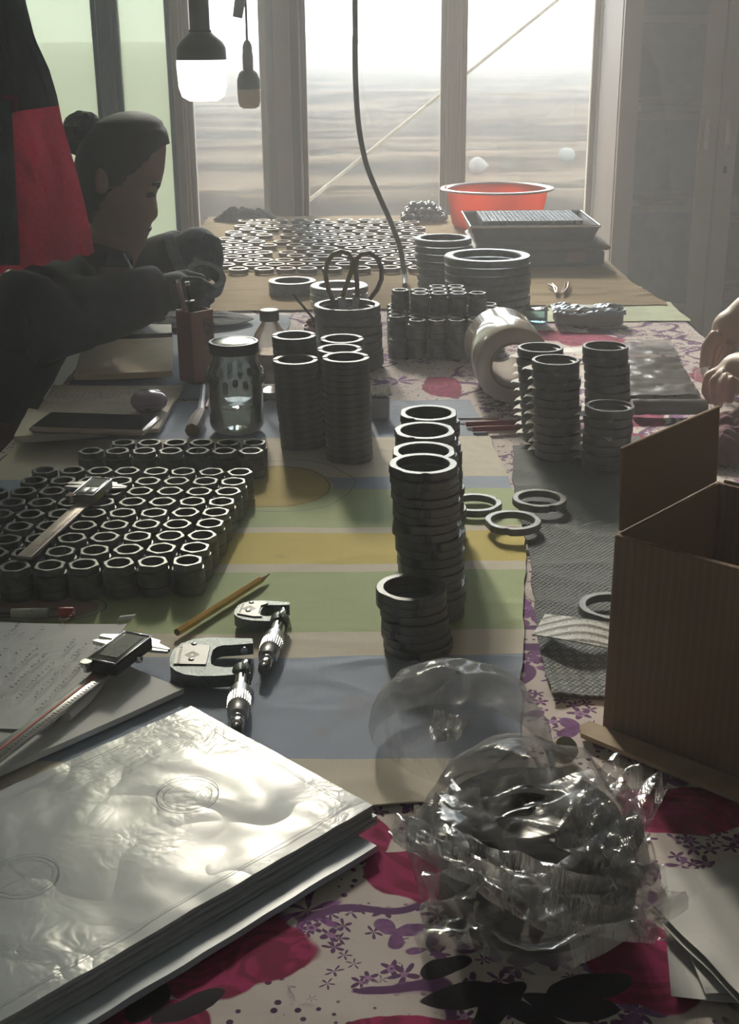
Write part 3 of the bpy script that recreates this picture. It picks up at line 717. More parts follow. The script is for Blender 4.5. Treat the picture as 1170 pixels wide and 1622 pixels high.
# digital caliper -------------------------------------------------------
def caliper(name, label, loc, rot, variant=0, blen=.23):
    t = thing(name, label, 'caliper', loc, rot)
    bm = satin if variant == 0 else pm('worn_beam', (.52, .45, .40), .45, .6, .12, 60)
    # +x to the jaws, +y the long jaws
    part('beam', MB().box((-blen/2+.045, 0, .0062), (blen, .0165, .0036), None, .0006), bm, t)
    mb = MB().box((-.105, .0015, .0083), (.135, .0022, .0005)) if variant == 0 else MB()
    if variant == 0: part('red_line', mb, redink, t)
    mb = MB(); rd = random.Random(5)
    for i in range(34): mb.box((-.165+i*.004, -.0048, .0083), (.0003, .0045 if i % 5 == 0 else .0025, .0003))
    part('scale_marks', mb, ink, t)
    hl, hw, hz = (.060, .030, .0125) if variant == 0 else (.062, .027, .011)
    h = part('housing', MB().box((0, 0, .009+hz/2-.003), (hl, hw, hz), None, .0015), black if variant == 0 else pm('housing_grey', (.30, .29, .25), .35, .4), t)
    zt_ = .006+hz
    fr = MB()
    for s_ in (-1, 1):
        fr.box((0, s_*(hw/2-.0008), zt_+.0005), (hl, .0016, .0014), None, .0004); fr.box((s_*(hl/2-.0008), 0, zt_+.0005), (.0016, hw-.003, .0014), None, .0004)
    part('chrome_rim', fr, chrome, h)
    lc = pm('lcd_grey', (.23, .25, .22), .75, 0, .05, 30, spec=.15)
    part('display', MB().box((.003, 0, zt_+.0003), (hl*.72, hw*.62, .0008)) if variant == 0 else MB().box((.013, 0, zt_+.0003), (hl*.42, hw*.62, .0008)), lc, h)
    if variant == 0:                                 # segments of the reading, facing the user behind the jaws
        mb = MB(); sg = {'5': 'abfgcd'.replace('b', ''), '2': 'abged', '.': ''}
        segs = {'a': ((0, 1), (1, 1)), 'b': ((1, 1), (1, .5)), 'c': ((1, .5), (1, 0)), 'd': ((0, 0), (1, 0)), 'e': ((0, 0), (0, .5)), 'f': ((0, .5), (0, 1)), 'g': ((0, .5), (1, .5))}
        for i, ch_ in enumerate('525'):
            for k in {'5': 'afgcd', '2': 'abged'}[ch_]:
                (ax, ay), (bx, by) = segs[k]
                f_ = lambda u, v_: (.004-(-.001+i*.0088+u*.0055)*1.0-.001, .006-v_*.0115, zt_+.0009)
                mb.ribbon([f_(ax, ay), f_(bx, by)], .0009)
        part('digits', mb, ink, h, 0)
    else:
        part('button_row', MB().box((-.014, .004, zt_+.0004), (.018, .008, .0016), None, .0004).box((-.014, -.006, zt_+.0004), (.018, .008, .0016), None, .0004), satin, h)
        part('yellow_label', MB().box((-.012, -hw/2-.0003, .011), (.026, .0006, .007)), pm('label_yellow', (.45, .38, .08), .5), h)
    j1 = [(.014, 0), (.030, 0), (.0295, .018), (.024, .042), (.0205, .044), (.018, .020)]
    j2 = [(.0305, 0), (.048, 0), (.046, .014), (.0355, .043), (.031, .044), (.0303, .02)]
    part('sliding_jaw', MB().prism(j1, .0045, .0085), satin, t); part('fixed_jaw', MB().prism(j2, .0045, .0085), satin, t)
    k1 = [(.022, 0), (.030, 0), (.0298, -.030), (.0285, -.031)]; k2 = [(.0305, 0), (.046, 0), (.044, -.014), (.0385, -.016), (.0325, -.031), (.0308, -.030)]
    part('inside_jaw', MB().prism(k1, .0048, .0075), satin, t); part('inside_jaw', MB().prism(k2, .0048, .0082), satin, t)
    part('thumb_screw', MB().lathe([(.003, 0), (.003, .005), (.0052, .0055), (.0055, .006), (.0055, .0095), (.005, .010)], 20), chrome, t, loc=(-hl/2-.004, .0125, .009))
    part('thumb_roller', MB().lathe([(.0035, -.003), (.004, -.002), (.004, .002), (.0035, .003)], 16), chrome, t, loc=(.004, -hw/2-.001, .009))
    return t
za = zq+.014
a_, b_ = P(0, 1193, za), P(190, 1047, za)
c_ = P(192, 1049, za)
cp = caliper('digital_caliper', 'digital caliper with square display lying across the handwritten sheet', (c_.x, c_.y, za-.004), frame_at(a_, b_))
zc = TZ+.003+HN
a_, b_ = P(15, 895, zc+.007), P(147, 777, zc+.007); c_ = P(146, 772, zc+.012)
caliper('old_caliper', 'worn digital caliper with yellow side label resting on the bushings', (c_.x, c_.y, zc-.0042), frame_at(a_, b_), 1, .24)
# micrometers -----------------------------------------------------------
greenp = pm('hammered_green', (.075, .105, .105), .35, .3, .2, 300, .6, 700)
plate = pm('plate_black', (.10, .10, .10), .45, .3, .1, 60)
def micrometer(label, p, q, sx, sy, mouth):
    d = q-p; rot = math.atan2(d.y, d.x)+PI/2           # local -y runs along the thimble
    t = thing('micrometer', label, 'micrometer', (p.x, p.y, TZ+.003), rot)
    mm = .001
    raw = [(8, -7), (-20, -10), (-38, -9), (-50, -5), (-58, 2), (-64, 12), (-66, 28), (-64, 46), (-58, 58), (-48, 66), (-34, 69), (-10, 66), (7, 64), (8, 54), (-6, 52), (-20, 51), (-25, 48), (-28, 42), (-29, 28), (-28, 14), (-24, 9), (-14, 6), (8, 7)]
    poly = [(x*mm*sx, y*mm*sy) for x, y in raw]
    if not mouth: poly = [(x if x > -.03*sx else x, y) for x, y in poly]
    z0, z1 = .003, .0145
    n = len(poly); cx = sum(p_[0] for p_ in poly)/n; cy = sum(p_[1] for p_ in poly)/n
    fb = MB().prism(poly, z0, z1-.0)
    part('c_frame', fb, greenp, t, 30)
    pl = [(-61, 14), (-33, 11), (-32, 13), (-31, 48), (-33, 50), (-55, 54), (-61, 46)]
    pl = [(x*mm*sx, y*mm*sy) for x, y in pl]
    if not mouth: pl = [(x*mm*sx, y*mm*sy) for x, y in ((-60, 12), (-36, 2), (-24, 3), (-30, 14), (-31, 44), (-22, 54), (-30, 62), (-46, 60), (-60, 46))]
    pp = part('grip_plate', MB().prism(pl, z1, z1+.0013), plate, t)
    px_ = -46*mm*sx; py_ = 31*mm*sy
    for yy in (.30, .80): part('screw', MB().lathe([(.0026, 0), (.0026, .0006), (.0018, .0009)], 12), steel2, pp, loc=(px_, .064*sy*yy+.002, z1+.0013))
    s_ = .0062; mb = MB()
    for k in (1, .55):
        pts = [(px_+a*s_*k, py_+b*s_*k, z1+.0016) for a, b in ((1, 0), (0, 1), (-1, 0), (0, -1), (1, 0))]
        for u in range(4): mb.ribbon([pts[u], pts[u+1]], .0008)
    rd = random.Random(2)
    for k in range(7):
        x = px_-.0115*sx; y = py_-.016*sy+k*.0052*sy
        mb.ribbon([(x, y, z1+.0016), (x+.001, y+.003*sy, z1+.0016)], .0022)
    part('emblem', mb, pm('emblem_grey', (.30, .30, .28), .5), pp, 0)
    ax = Matrix.Translation((0, 0, .0095)) @ Matrix.Rotation(PI/2, 4, 'X')    # lathe z -> -y
    L0 = lambda pr: MB().lathe(pr, 28, ax)
    gap = 58*mm*sy
    part('anvil', MB().lathe([(.0035, -gap), (.0035, -gap+.009)], 18, ax), chrome, t)
    part('spindle', MB().lathe([(.0032, -(gap-.010) if not mouth else -.020), (.0032, .002)], 18, ax), chrome, t)
    part('clamp_collar', L0([(.0075, -.008), (.0095, -.0065), (.0098, .003), (.0088, .006)]), greenp, t)
    part('clamp_lever', MB().box((.003, .0, .0205), (.005, .014, .004), None, .001), chrome, t)
    part('sleeve', L0([(.0072, .004), (.0072, .036)]), chrome, t)
    part('thimble', L0([(.0078, .026), (.0092, .030), (.0094, .042), (.0096, .0425), (.0096, .060), (.0092, .0605), (.0092, .070), (.0080, .0745)]), satin, t)
    kn = MB()
    for k in range(26):
        a = 2*PI*k/26; kn.box((.0096*math.cos(a), .0096*math.sin(a), .051), (.0011, .0011, .016), ax)
    part('knurl_band', kn, steel2, t)
    part('ratchet', L0([(.0050, .074), (.0062, .077), (.0062, .079), (.0048, .080), (.0058, .082), (.0060, .090), (.0052, .092)]), chrome, t)
    part('ratchet_end', L0([(.0050, .092), (.0052, .0975), (.0042, .099)]), steel2, t)
    return t
micrometer('larger micrometer with square grip plate and wide open mouth', P(383, 1070, TZ+.012), P(374, 1160, TZ+.012), 1.0, .98, True)
micrometer('smaller micrometer with its spindle nearly closed beside the pencil', P(442, 988, TZ+.012), P(414, 1072, TZ+.012), .70, .60, False)
# pencil and pen ----------------------------------------------------------
a_, b_ = P(281, 1013), P(428, 919)
a_.z = b_.z = TZ+.0075
d = (b_-a_); L = d.length; pt = thing('pencil', 'yellow hexagonal pencil lying on the green stripe beside the micrometers', 'pencil', a_, math.atan2(d.y, d.x))
ax = Matrix.Rotation(PI/2, 4, 'Y')
part('barrel', MB().lathe([(.0041, 0), (.0041, L-.020)], 6, ax), pm('pencil_yellow', (.62, .36, .04), .35, 0, .1, 40, coat=.4), pt, 20)
part('tip_cone', MB().lathe([(.0039, L-.020), (.0012, L-.005)], 12, ax), pm('bare_wood', (.5, .36, .22), .7), pt)
part('lead', MB().lathe([(.0012, L-.005), (.0002, L)], 8, ax), black, pt)
part('end_face', MB().lathe([(.0031, -.0004), (.0031, .0004)], 12, ax), pm('end_brown', (.12, .06, .04), .7), pt)
a_ = P(-60, 985); b_ = P(119, 982); a_.z = b_.z = TZ+.0085; d = b_-a_; L = d.length
pn = thing('ballpoint_pen', 'clear ballpoint pen with red end plug above the handwritten sheet', 'pen', a_, math.atan2(d.y, d.x))
part('barrel', MB().lathe([(.0046, 0), (.0046, L-.012)], 12, ax), glassmat('clear_plastic', (.82, .80, .80), .08, .25, (.6, .6, .6), 40), pn)
part('refill', MB().lathe([(.0016, 0), (.0016, L-.05)], 8, ax), black, pn)
part('label_band', MB().lathe([(.00475, L-.062), (.00475, L-.026)], 16, ax), pm('pen_label', (.42, .45, .38), .4), pn)
part('end_plug', MB().lathe([(.0052, L-.015), (.0054, L-.013), (.0054, L-.002), (.0046, L)], 16, ax), pm('plug_red', (.42, .04, .03), .35), pn)
# plastic sleeves with drawings -------------------------------------------
m, g, b, out = newmat('sleeved_paper')
v0 = g.obj(); n1 = g.noise(v0, 9, 2, .5, .3); n2 = g.noise(v0, 34, 3, .55, .4); n3 = g.noise(v0, 5, 2)
g.put(b.inputs['Base Color'], g.mix(g.noise(v0, 7), (.34, .375, .41), (.41, .44, .465)))
b.inputs['Roughness'].default_value = .45; b.inputs['Coat Weight'].default_value = .4; b.inputs['Coat Roughness'].default_value = .25; b.inputs['Coat IOR'].default_value = 1.45; b.inputs['Specular IOR Level'].default_value = .15
hgt = g.m('ADD', g.m('MULTIPLY', g.m('ABSOLUTE', g.m('SUBTRACT', n1, .5)), 2.6), g.m('MULTIPLY', g.m('MULTIPLY', g.m('ABSOLUTE', g.m('SUBTRACT', n2, .5)), g.step(n3, .4, .65)), 1.1))
hgt = g.m('ADD', hgt, g.m('MULTIPLY', n3, 3))
g.put(b.inputs['Coat Normal'], g.bump(hgt, .5, .006)); g.put(b.inputs['Normal'], g.bump(hgt, .15, .004))
sleevem = m
zs = TZ+.002
ca, cb = P(300, 1120, zs+.018), P(586, 1277, zs+.018)
e1 = (cb-ca); e1.z = 0; wS = e1.length; e1.normalize(); e2 = Vector((e1.y, -e1.x, 0))
if e2.y > 0: e2 = -e2
HS = .335
org = Vector((ca.x, ca.y, 0)); rotS = math.atan2(e1.y, e1.x)
def slab(x0, x1, y0, y1, z0, z1, sd, am=.0008):
    n = 26
    top = lambda u, v_: (lerp(x0, x1, u)+.0015*nz(v_*9, sd)*(1 if u in (0, 1) else 0), -lerp(y0, y1, v_), z1+am*nz(u*5, v_*7, sd)+am*1.5*nz(u*13, v_*16, sd)*(abs(u-.5)*2)**3)
    bot = lambda u, v_: (lerp(x0, x1, 1-u), -lerp(y0, y1, v_), z0)
    mb = MB().grid(top, n, n); k = len(mb.v); mb.grid(bot, n, 1)
    w1 = n+1
    for s_ in (0, n):                                   # side skirts
        for j in range(n):
            a1, a2 = mb.v[j*w1+s_], mb.v[(j+1)*w1+s_]
            mb.add([a1, a2, (a2[0], a2[1], z0), (a1[0], a1[1], z0)], [(0, 1, 2, 3) if s_ == 0 else (3, 2, 1, 0)])
    for j in (0, n):
        for i in range(n):
            a1, a2 = mb.v[j*w1+i], mb.v[j*w1+i+1]
            mb.add([a1, a2, (a2[0], a2[1], z0), (a1[0], a1[1], z0)], [(3, 2, 1, 0) if j == 0 else (0, 1, 2, 3)])
    mb.f = [f[::-1] for f in mb.f]
    return mb
fold = single('document_folder', slab(-.006, wS+.024, .018, HS+.02, zs, zs+.0052, 3, .0002), pm('folder_pale_blue', (.40, .47, .56), .3, 0, .05, 20, coat=.3), 'pale blue flat folder at the bottom under the stack of plastic sleeves', 'folder', org, rotS)
nS = 4; hS = .0030
for i in range(nS):
    z0 = zs+.0060+i*(hS+.0002); top = i == nS-1
    dx_ = (nS-1-i)*.0022+(.001 if i % 2 else 0)
    lb = {3: 'clear plastic sleeve on top of the stack showing a drawing with circles', 2: 'second plastic document sleeve below the top drawing', 1: 'third plastic document sleeve below the top drawing', 0: 'lowest plastic document sleeve lying on the pale blue folder'}[i]
    o = single('plastic_sleeve', slab(-.0, wS+dx_, -.0015*(i % 2), HS-.004*i, z0, z0+hS, 10+i, .0007), sleevem, lb, 'sleeve', org, rotS, 'stacked plastic sleeves')
    if top:
        mb = MB(); zz = hS+z0+.0011
        def circ(cx, cy, r_, lw=.0006): mb.ribbon([(cx+r_*math.cos(2*PI*k/48), cy+r_*math.sin(2*PI*k/48), zz) for k in range(49)], lw)
        iv = Matrix.Rotation(-rotS, 4, 'Z')
        def loc_(px, py):
            p_ = P(px, py, zz); return iv @ (Vector((p_.x, p_.y, 0))-org)
        c1 = loc_(297, 1256); circ(c1.x, c1.y, .0225); circ(c1.x, c1.y, .0175, .0004)
        c2 = loc_(38, 1385); circ(c2.x, c2.y, .0225); circ(c2.x, c2.y, .0190, .0004)
        for cpt in (c1, c2):
            mb.ribbon([(cpt.x-.028, cpt.y, zz), (cpt.x+.028, cpt.y, zz)], .0003); mb.ribbon([(cpt.x, cpt.y-.028, zz), (cpt.x, cpt.y+.028, zz)], .0003)
        bx_ = [(.012, -.010), (wS-.010, -.010), (wS-.010, -HS+.03), (.012, -HS+.03), (.012, -.010)]
        for u in range(4): mb.ribbon([(bx_[u][0], bx_[u][1], zz), (bx_[u+1][0], bx_[u+1][1], zz)], .0005)
        for k in range(5): mb.ribbon([(.012, -.06-k*.0, zz), (.0121, -.14, zz)], .0004); mb.ribbon([(.018+k*.007, -.012, zz), (.018+k*.007, -.15, zz)], .0003)
        for k in range(6): mb.ribbon([(.018, -.03-k*.02, zz), (.046, -.03-k*.02, zz)], .0003)
        part('drawing', mb, pencilink, o, 0)
# loose papers at the lower right -------------------------------------------
tr = pm('paper_thin', (.55, .55, .545), .65, 0, .04, 20, .15, 30)
Q = [(P(1045, 1382), P(1260, 1378), P(1330, 1600), P(1062, 1586)), (P(1044, 1408), P(1240, 1350), P(1400, 1560), P(1115, 1590)), (P(1036, 1478), P(1250, 1420), P(1420, 1640), P(1215, 1660)), (P(1034, 1466), P(1230, 1400), P(1420, 1620), P(1200, 1640))]
wl = ['lowest loose white sheet, its square corner showing above the others', 'second loose white sheet with a folded lower corner by the rose', 'third loose white sheet with a pointed corner toward the plastic bag', 'uppermost loose white sheet fanned across the others']
for i, (q_, lb) in enumerate(zip(Q, wl)):
    quad('loose_sheet', q_, TZ+.002+i*.0035, lb, 'paper', tr, .0005, .004, 'loose white sheets')
# ================================================================== carton
card = pm('cardboard', (.27, .175, .105), .8, 0, .10, 8, 0)
m, g, b, out = newmat('corrugated_card')
v0 = g.obj(); c3 = g.xyz(v0); s_ = g.m('SINE', g.m('MULTIPLY', c3[0], 900)); n_ = g.noise(v0, 12, 3)
g.put(b.inputs['Base Color'], g.mix(g.step(s_, -.5, 1), g.mix(n_, (.19, .12, .07), (.235, .15, .09)), g.mix(n_, (.22, .14, .082), (.26, .17, .10))))
b.inputs['Roughness'].default_value = .8; g.put(b.inputs['Normal'], g.bump(s_, .25)); corr = m
c0 = P(953, 1156, TZ); d1 = P(1170, 1240, TZ)-c0; d1.z = 0; d1.normalize(); rotC = math.atan2(d1.y, d1.x)
zt = zat(c0.x, c0.y, 850); HBx = (zt-TZ)*1.0; WB, LB, th = .30, .17, .004
bx = thing('cardboard_carton', 'open brown corrugated carton standing on the floral cloth with one flap up', 'carton', (c0.x, c0.y, TZ+.002), rotC)
mt = lambda: None
part('front_wall', MB().box((WB/2, th/2, HBx/2), (WB, th, HBx), None, .0008), corr, bx)
part('back_wall', MB().box((WB/2, LB-th/2, HBx/2), (WB, th, HBx), None, .0008), corr, bx)
side = lambda x: MB().box((x, LB/2, HBx/2), (th, LB-2*th, HBx), None, .0008)
part('side_wall', side(th/2), card, bx); part('side_wall', side(WB-th/2), card, bx)
part('bottom', MB().box((WB/2, LB/2, th/2), (WB-2*th, LB-2*th, th)), card, bx)
# flap that stands up from the wall on the stacks' side
fh = .068
fm = MB().box((0, LB/2, fh/2), (th*.8, LB-.012, fh), None, .0008)
part('flap', fm, corr, bx, loc=(.001, 0, HBx+.001), rot=(0, -.05, 0))
part('flap', MB().box((0, LB/2, fh/2), (th*.8, LB-.012, fh), None, .0008), corr, bx, loc=(WB-.001, 0, HBx+.001), rot=(0, 1.9, 0))
part('flap', MB().box((WB/2, 0, .06), (WB-.012, th*.8, .12), None, .0008), corr, bx, loc=(0, LB-.001, HBx+.001), rot=(-1.9, 0, 0))
part('base_flap', MB().prism([(-.010, -.004), (-.012, -.016), (-.004, -.026), (WB, -.034), (WB, -.004)], .0005, .0045), pm('cardboard_pale', (.36, .27, .18), .8, 0, .1, 40), bx)
# dark red cloth behind the carton
def rag(name, label, ctr, rx, ry, h, mat, seed, cat='cloth', fr=3.0, vox=None):
    def fn(u, v_):
        a = u*2*PI; r = v_; k = 1+.22*nz(math.cos(a)*2, math.sin(a)*2, seed)
        x, y = r*k*rx*math.cos(a), r*k*ry*math.sin(a)
        z = h*(1-r**2)*(.65+.5*nz(x/rx*fr*.6, y/ry*fr*.6, seed))+h*.35*abs(nz(x/rx*fr, y/ry*fr*1.4, seed+5))*(1-r**4)+.002
        return (x, y, z)
    mb = MB().grid(fn, 40, 18)
    return solid(single(name, mb, mat, label, cat, ctr, ang=0), .0015)
maroon = pm('maroon_cloth', (.13, .035, .055), .9, 0, .3, 25, .4, 150)
p = P(1120, 715, TZ+.002); rag('maroon_cloth', 'crumpled dark maroon cloth between the carton flap and the black sheet', p+Vector((.035, .01, 0)), .10, .085, .055, maroon, 4)

# ================================================================== film things
def filmmat(name, base=.10, ridge=.35, col=(.85, .85, .86), sc=60, bs=.8, dist=.004, gl=.05, stretch=(1, 1, 1)):
    m, g, b, out = newmat(name)
    g.nt.nodes.remove(b)
    v = g.vm('MULTIPLY', g.obj(), stretch)
    n1 = g.noise(v, sc, 4, .6, 1.0); rd_ = g.m('ABSOLUTE', g.m('SUBTRACT', n1, .5)); n2 = g.noise(v, sc*.3, 3, .5, .5)
    hgt = g.m('ADD', g.m('MULTIPLY', rd_, 1.6), n2); nb = g.bump(hgt, bs, dist)
    t = g.n('ShaderNodeBsdfTransparent'); t.inputs[0].default_value = (.95, .95, .95, 1)
    gg = g.n('ShaderNodeBsdfGlossy'); gg.inputs['Roughness'].default_value = .2; g.put(gg.inputs['Normal'], nb)
    tr_ = g.n('ShaderNodeBsdfTranslucent'); g.put(tr_.inputs[0], col); g.put(tr_.inputs['Normal'], nb)
    df = g.n('ShaderNodeBsdfDiffuse'); g.put(df.inputs[0], col); g.put(df.inputs['Normal'], nb)
    ms = g.n('ShaderNodeMixShader'); ms.inputs[0].default_value = .5; g.nt.links.new(tr_.outputs[0], ms.inputs[1]); g.nt.links.new(df.outputs[0], ms.inputs[2])
    fr = g.n('ShaderNodeFresnel'); fr.inputs[0].default_value = 1.5; g.put(fr.inputs['Normal'], nb)
    m1 = g.n('ShaderNodeMixShader'); g.put(m1.inputs[0], g.m('ADD', base, g.m('MULTIPLY', g.step(rd_, .06, .0), ridge))); g.nt.links.new(t.outputs[0], m1.inputs[1]); g.nt.links.new(ms.outputs[0], m1.inputs[2])
    m2 = g.n('ShaderNodeMixShader'); g.put(m2.inputs[0], g.m('MULTIPLY_ADD', fr.outputs[0], .42, gl)); g.nt.links.new(m1.outputs[0], m2.inputs[1]); g.nt.links.new(gg.outputs[0], m2.inputs[2])
    g.nt.links.new(m2.outputs[0], out.inputs[0])
    return m
film = filmmat('bag_film', .05, .16, (.80, .79, .78), 16, .35, .004, .0)
film2 = filmmat('bag_film_thin', .10, .18, (.82, .83, .84), 14, .4, .004, .0)
film3 = filmmat('bag_film_creased', .13, .22, (.84, .82, .80), 20, .5, .004, .02, (5, 1.5, 1))
# dark rings wrapped in the bag
zb = TZ-.001
RBG = .059; bc = P(838, 1522, zb); bc.y += RBG; bc.x = xat(bc.y, zb+.03, 838)
big = ring_mesh('bagged_ring', RBG, RBG*.40, .0125, pm('oiled_black', (.006, .006, .007), .75, 0, .2, 40, spec=.2), 48, 0, 0, False, 0, .002)
for k in range(5):
    o = link('bagged_ring', big, None, (bc.x+.004*nz(k*1.7, 2), bc.y+.004*nz(k*2.1, 9), zb+.003+k*.0128), random.uniform(0, 6)); tag(o, stacked(k, 5, 'black ring inside the clear plastic bag'), 'ring', 'black rings in the plastic bag')
bag = thing('plastic_bag', 'crumpled clear plastic bag knotted open around a stack of black rings', 'bag', (bc.x, bc.y, zb))
def ridged(x, y, z, s): return 1-2*abs(nz(x*s, y*s, z*s))
def bodyf(u, v_):
    a = u*2*PI; r = 1.0
    # profile: foot -> shoulder -> slack top
    pr = [(.98, .0), (1.09, .012), (1.12, .032), (1.10, .052), (1.02, .070), (.84, .082), (.55, .088), (.25, .085), (.06, .083)]
    k = v_*(len(pr)-1); i = min(int(k), len(pr)-2); q_ = k-i
    rr = lerp(pr[i][0], pr[i+1][0], q_)*RBG*1.05; z = lerp(pr[i][1], pr[i+1][1], q_)
    x, y = rr*math.cos(a), rr*math.sin(a)
    d_ = .005*ridged(x, y, z*1.4, 17)+.0012*ridged(x+3, y, z, 45)+.006*nz(x*14, y*14, z*14+5)
    f_ = 1+d_/RBG*min(1, .35+v_*2)
    f_ += .10*max(0, math.cos(a-.5))*v_+.06*max(0, math.cos(a-2.6))
    zz = max(.0015, z+(d_*1.2 if v_ > .4 else d_*.4)+.012*v_*nz(x*18, y*18, 3)+.018*v_*max(0, math.cos(a-1.8)))
    return (x*f_, y*f_, zz)
def clear_rings(mb):
    for i, (x, y, z) in enumerate(mb.v):
        r = math.hypot(x, y); rl = RBG+.0035
        if r < rl and z < .0705:
            if r > RBG*.9 and z < .05: mb.v[i] = (x/r*rl, y/r*rl, z)
            else: mb.v[i] = (x, y, .0705+.15*(z-.06 if z > .06 else 0))
    return mb
part('bag_body', clear_rings(MB().grid(bodyf, 110, 70)), film, bag, 60)
# slack lobe toward the striped sheet
lo = P(722, 1195, zb)-Vector((bc.x, bc.y, zb))
def lobef(u, v_):
    a = u*2*PI; pr = [(1.0, .002), (1.06, .015), (1.0, .034), (.82, .050), (.5, .060), (.2, .062), (.03, .061)]
    k = v_*(len(pr)-1); i = min(int(k), len(pr)-2); q_ = k-i
    rr = lerp(pr[i][0], pr[i+1][0], q_); z = lerp(pr[i][1], pr[i+1][1], q_)
    x, y = rr*.066*math.cos(a), rr*.060*math.sin(a)-.0*v_
    x, y = x*math.cos(-.5)-y*math.sin(-.5), x*math.sin(-.5)+y*math.cos(-.5)
    near = max(0, -y/.06)                               # drawn down to the neck near the rings
    x += near*.022
    d_ = .005*ridged(x, y, z, 34)+.004*nz(x*20, y*20, z*20)
    return (lo.x+x*(1+d_*6), lo.y+y*(1+d_*6)-near*.012, max(.0015, z*(1-.28*near)+d_*.9*v_)+.0085)
part('bag_lobe', MB().grid(lobef, 90, 46), film2, bag, 60)
# gathered neck between lobe and body, the small knot on the lobe, and the two ears
def strip(pts, w0, w1, seed, n=40, m_=16, crump=.006):
    pts = [Vector(p) for p in pts]
    def fn(u, v_):
        p = poly_at(pts, u); q_ = poly_at(pts, min(1, u+.02)); p0_ = poly_at(pts, max(0, u-.02)); t = (q_-p0_).normalized()
        s_ = t.cross(Vector((0, -.5, 1))).normalized(); n_ = s_.cross(t)
        wd = lerp(w0, w1, u); k = (v_-.5)*2
        return tuple(p+s_*wd*k*.5+n_*(crump*math.sin(v_*17+seed+2*nz(u*4, v_*3, seed))+crump*1.2*nz(u*9, v_*7, seed)))
    return clear_rings(MB().grid(fn, n, m_))
lc = lambda px, py, z: P(px, py, zb+z)-Vector((bc.x, bc.y, zb))
part('bag_ear', strip([lc(930, 1365, .070), lc(950, 1320, .080), lc(985, 1265, .085), lc(1015, 1222, .082)], .052, .040, 1), film3, bag, 60)
part('bag_ear', strip([lc(985, 1470, .050), lc(1000, 1420, .062), lc(985, 1360, .072), lc(960, 1300, .080)], .050, .036, 4), film2, bag, 60)
part('bag_neck', strip([lc(650, 1290, .030), lc(700, 1300, .060), lc(770, 1290, .084), lc(860, 1260, .088), lc(925, 1245, .074)], .045, .030, 8, 50, 18, .006), film, bag, 60)
part('bag_knot', strip([lc(700, 1150, .064), lc(705, 1165, .080), lc(715, 1130, .092)], .018, .026, 3, 16, 10, .004), film3, bag, 60)
part('bag_fold', strip([lc(640, 1310, .050), lc(720, 1350, .075), lc(800, 1385, .082), lc(880, 1425, .076), lc(1020, 1435, .05)], .022, .045, 6, 60, 14, .004), film3, bag, 60)
part('bag_skirt', strip([lc(668, 1440, .060), lc(760, 1425, .078), lc(850, 1470, .074), (.075, -.03, .045)], .05, .06, 12, 60, 16, .005), film2, bag, 60)
# pale round stub beside the bag
p = P(888, 1203, TZ-.002)
sm = MB().lathe([(.0, 0), (.0085, .0), (.0105, .004), (.0105, .011), (.0088, .014), (.0088, .012), (.0, .012)], 24)
single('bottle_cap', sm, pm('cap_olive', (.38, .36, .24), .5, 0, .15, 60), 'small pale olive cap tilted beside the plastic bag', 'cap', p+Vector((0, 0, .004)), (.5, .1, .3))

# ================================================================== jar, bottle, pen box, pot
def refrac(name, col=(1, 1, 1), rough=.0, ior=1.45):
    m, g, b, out = newmat(name)
    v = g.obj(); g.put(b.inputs['Base Color'], g.mix(g.noise(v, 8), tuple(c*.96 for c in col), col)); b.inputs['Transmission Weight'].default_value = 1; b.inputs['Roughness'].default_value = rough; b.inputs['IOR'].default_value = ior
    g.put(b.inputs['Normal'], g.bump(g.noise(v, 40, 3), .25, .002)); return m
glassm = glassmat('jar_glass', (.90, .92, .91), .10, .28, (.45, .45, .42), 60, grough=.05); water = refrac('water', (.92, .95, .95), 0, 1.33)
(jx, jy), _, jr, jh = stk(371, 540, 82, 376, 692, TZ+.004); jr *= 1.07
jar = thing('glass_jar', 'clear glass jar with dark rimmed lid, part filled with water', 'jar', (jx, jy, TZ+.004))
H = jh
outer = [(.0, 0), (jr*.82, 0), (jr*.93, H*.03), (jr, H*.08), (jr, H*.62), (jr*.97, H*.70), (jr*.84, H*.78), (jr*.80, H*.81), (jr*.80, H*.90)]
inner = [(jr*.76, H*.90), (jr*.76, H*.81), (jr*.92, H*.69), (jr*.95, H*.62), (jr*.95, H*.09), (jr*.86, H*.045), (0, H*.04)]
part('glass_body', MB().lathe(outer+inner, 40), glassm, jar, 60)
part('water', MB().lathe([(0, H*.045), (jr*.85, H*.05), (jr*.94, H*.10), (jr*.94, H*.30), (jr*.90, H*.305), (0, H*.302)], 36), water, jar, 50)
emb = MB()
for k in range(40):
    a = k*.37+nz(k, 2)*2; z = H*(.5+.14*nz(k*1.3, 7)+.1); rr = jr*1.005
    emb.ball((rr*math.cos(a), rr*math.sin(a), z), (.004, .004, .006), 6, 5)
part('embossing', emb, glassm, jar)
lid = part('lid_rim', MB().lathe([(jr*.80, H*.885), (jr*.90, H*.885), (jr*.91, H*.90), (jr*.91, H*.985), (jr*.88, H*1.0), (jr*.80, H*1.0), (jr*.78, H*.985)], 40), pm('lid_dark', (.03, .03, .03), .35, .5), jar)
part('lid_top', MB().lathe([(jr*.80, H*.985), (jr*.74, H*1.0), (jr*.4, H*1.012), (0, H*1.016)], 40), pm('lid_steel', (.55, .54, .52), .25, .9), jar)
(jx, jy), _, jr, jh = stk(428, 492, 31, 430, 622, TZ+.004); r_ = jr*1.80; H = jh
bt = thing('plastic_bottle', 'clear drink bottle with dark cap behind the glass jar', 'bottle', (jx, jy+.008, TZ+.004))
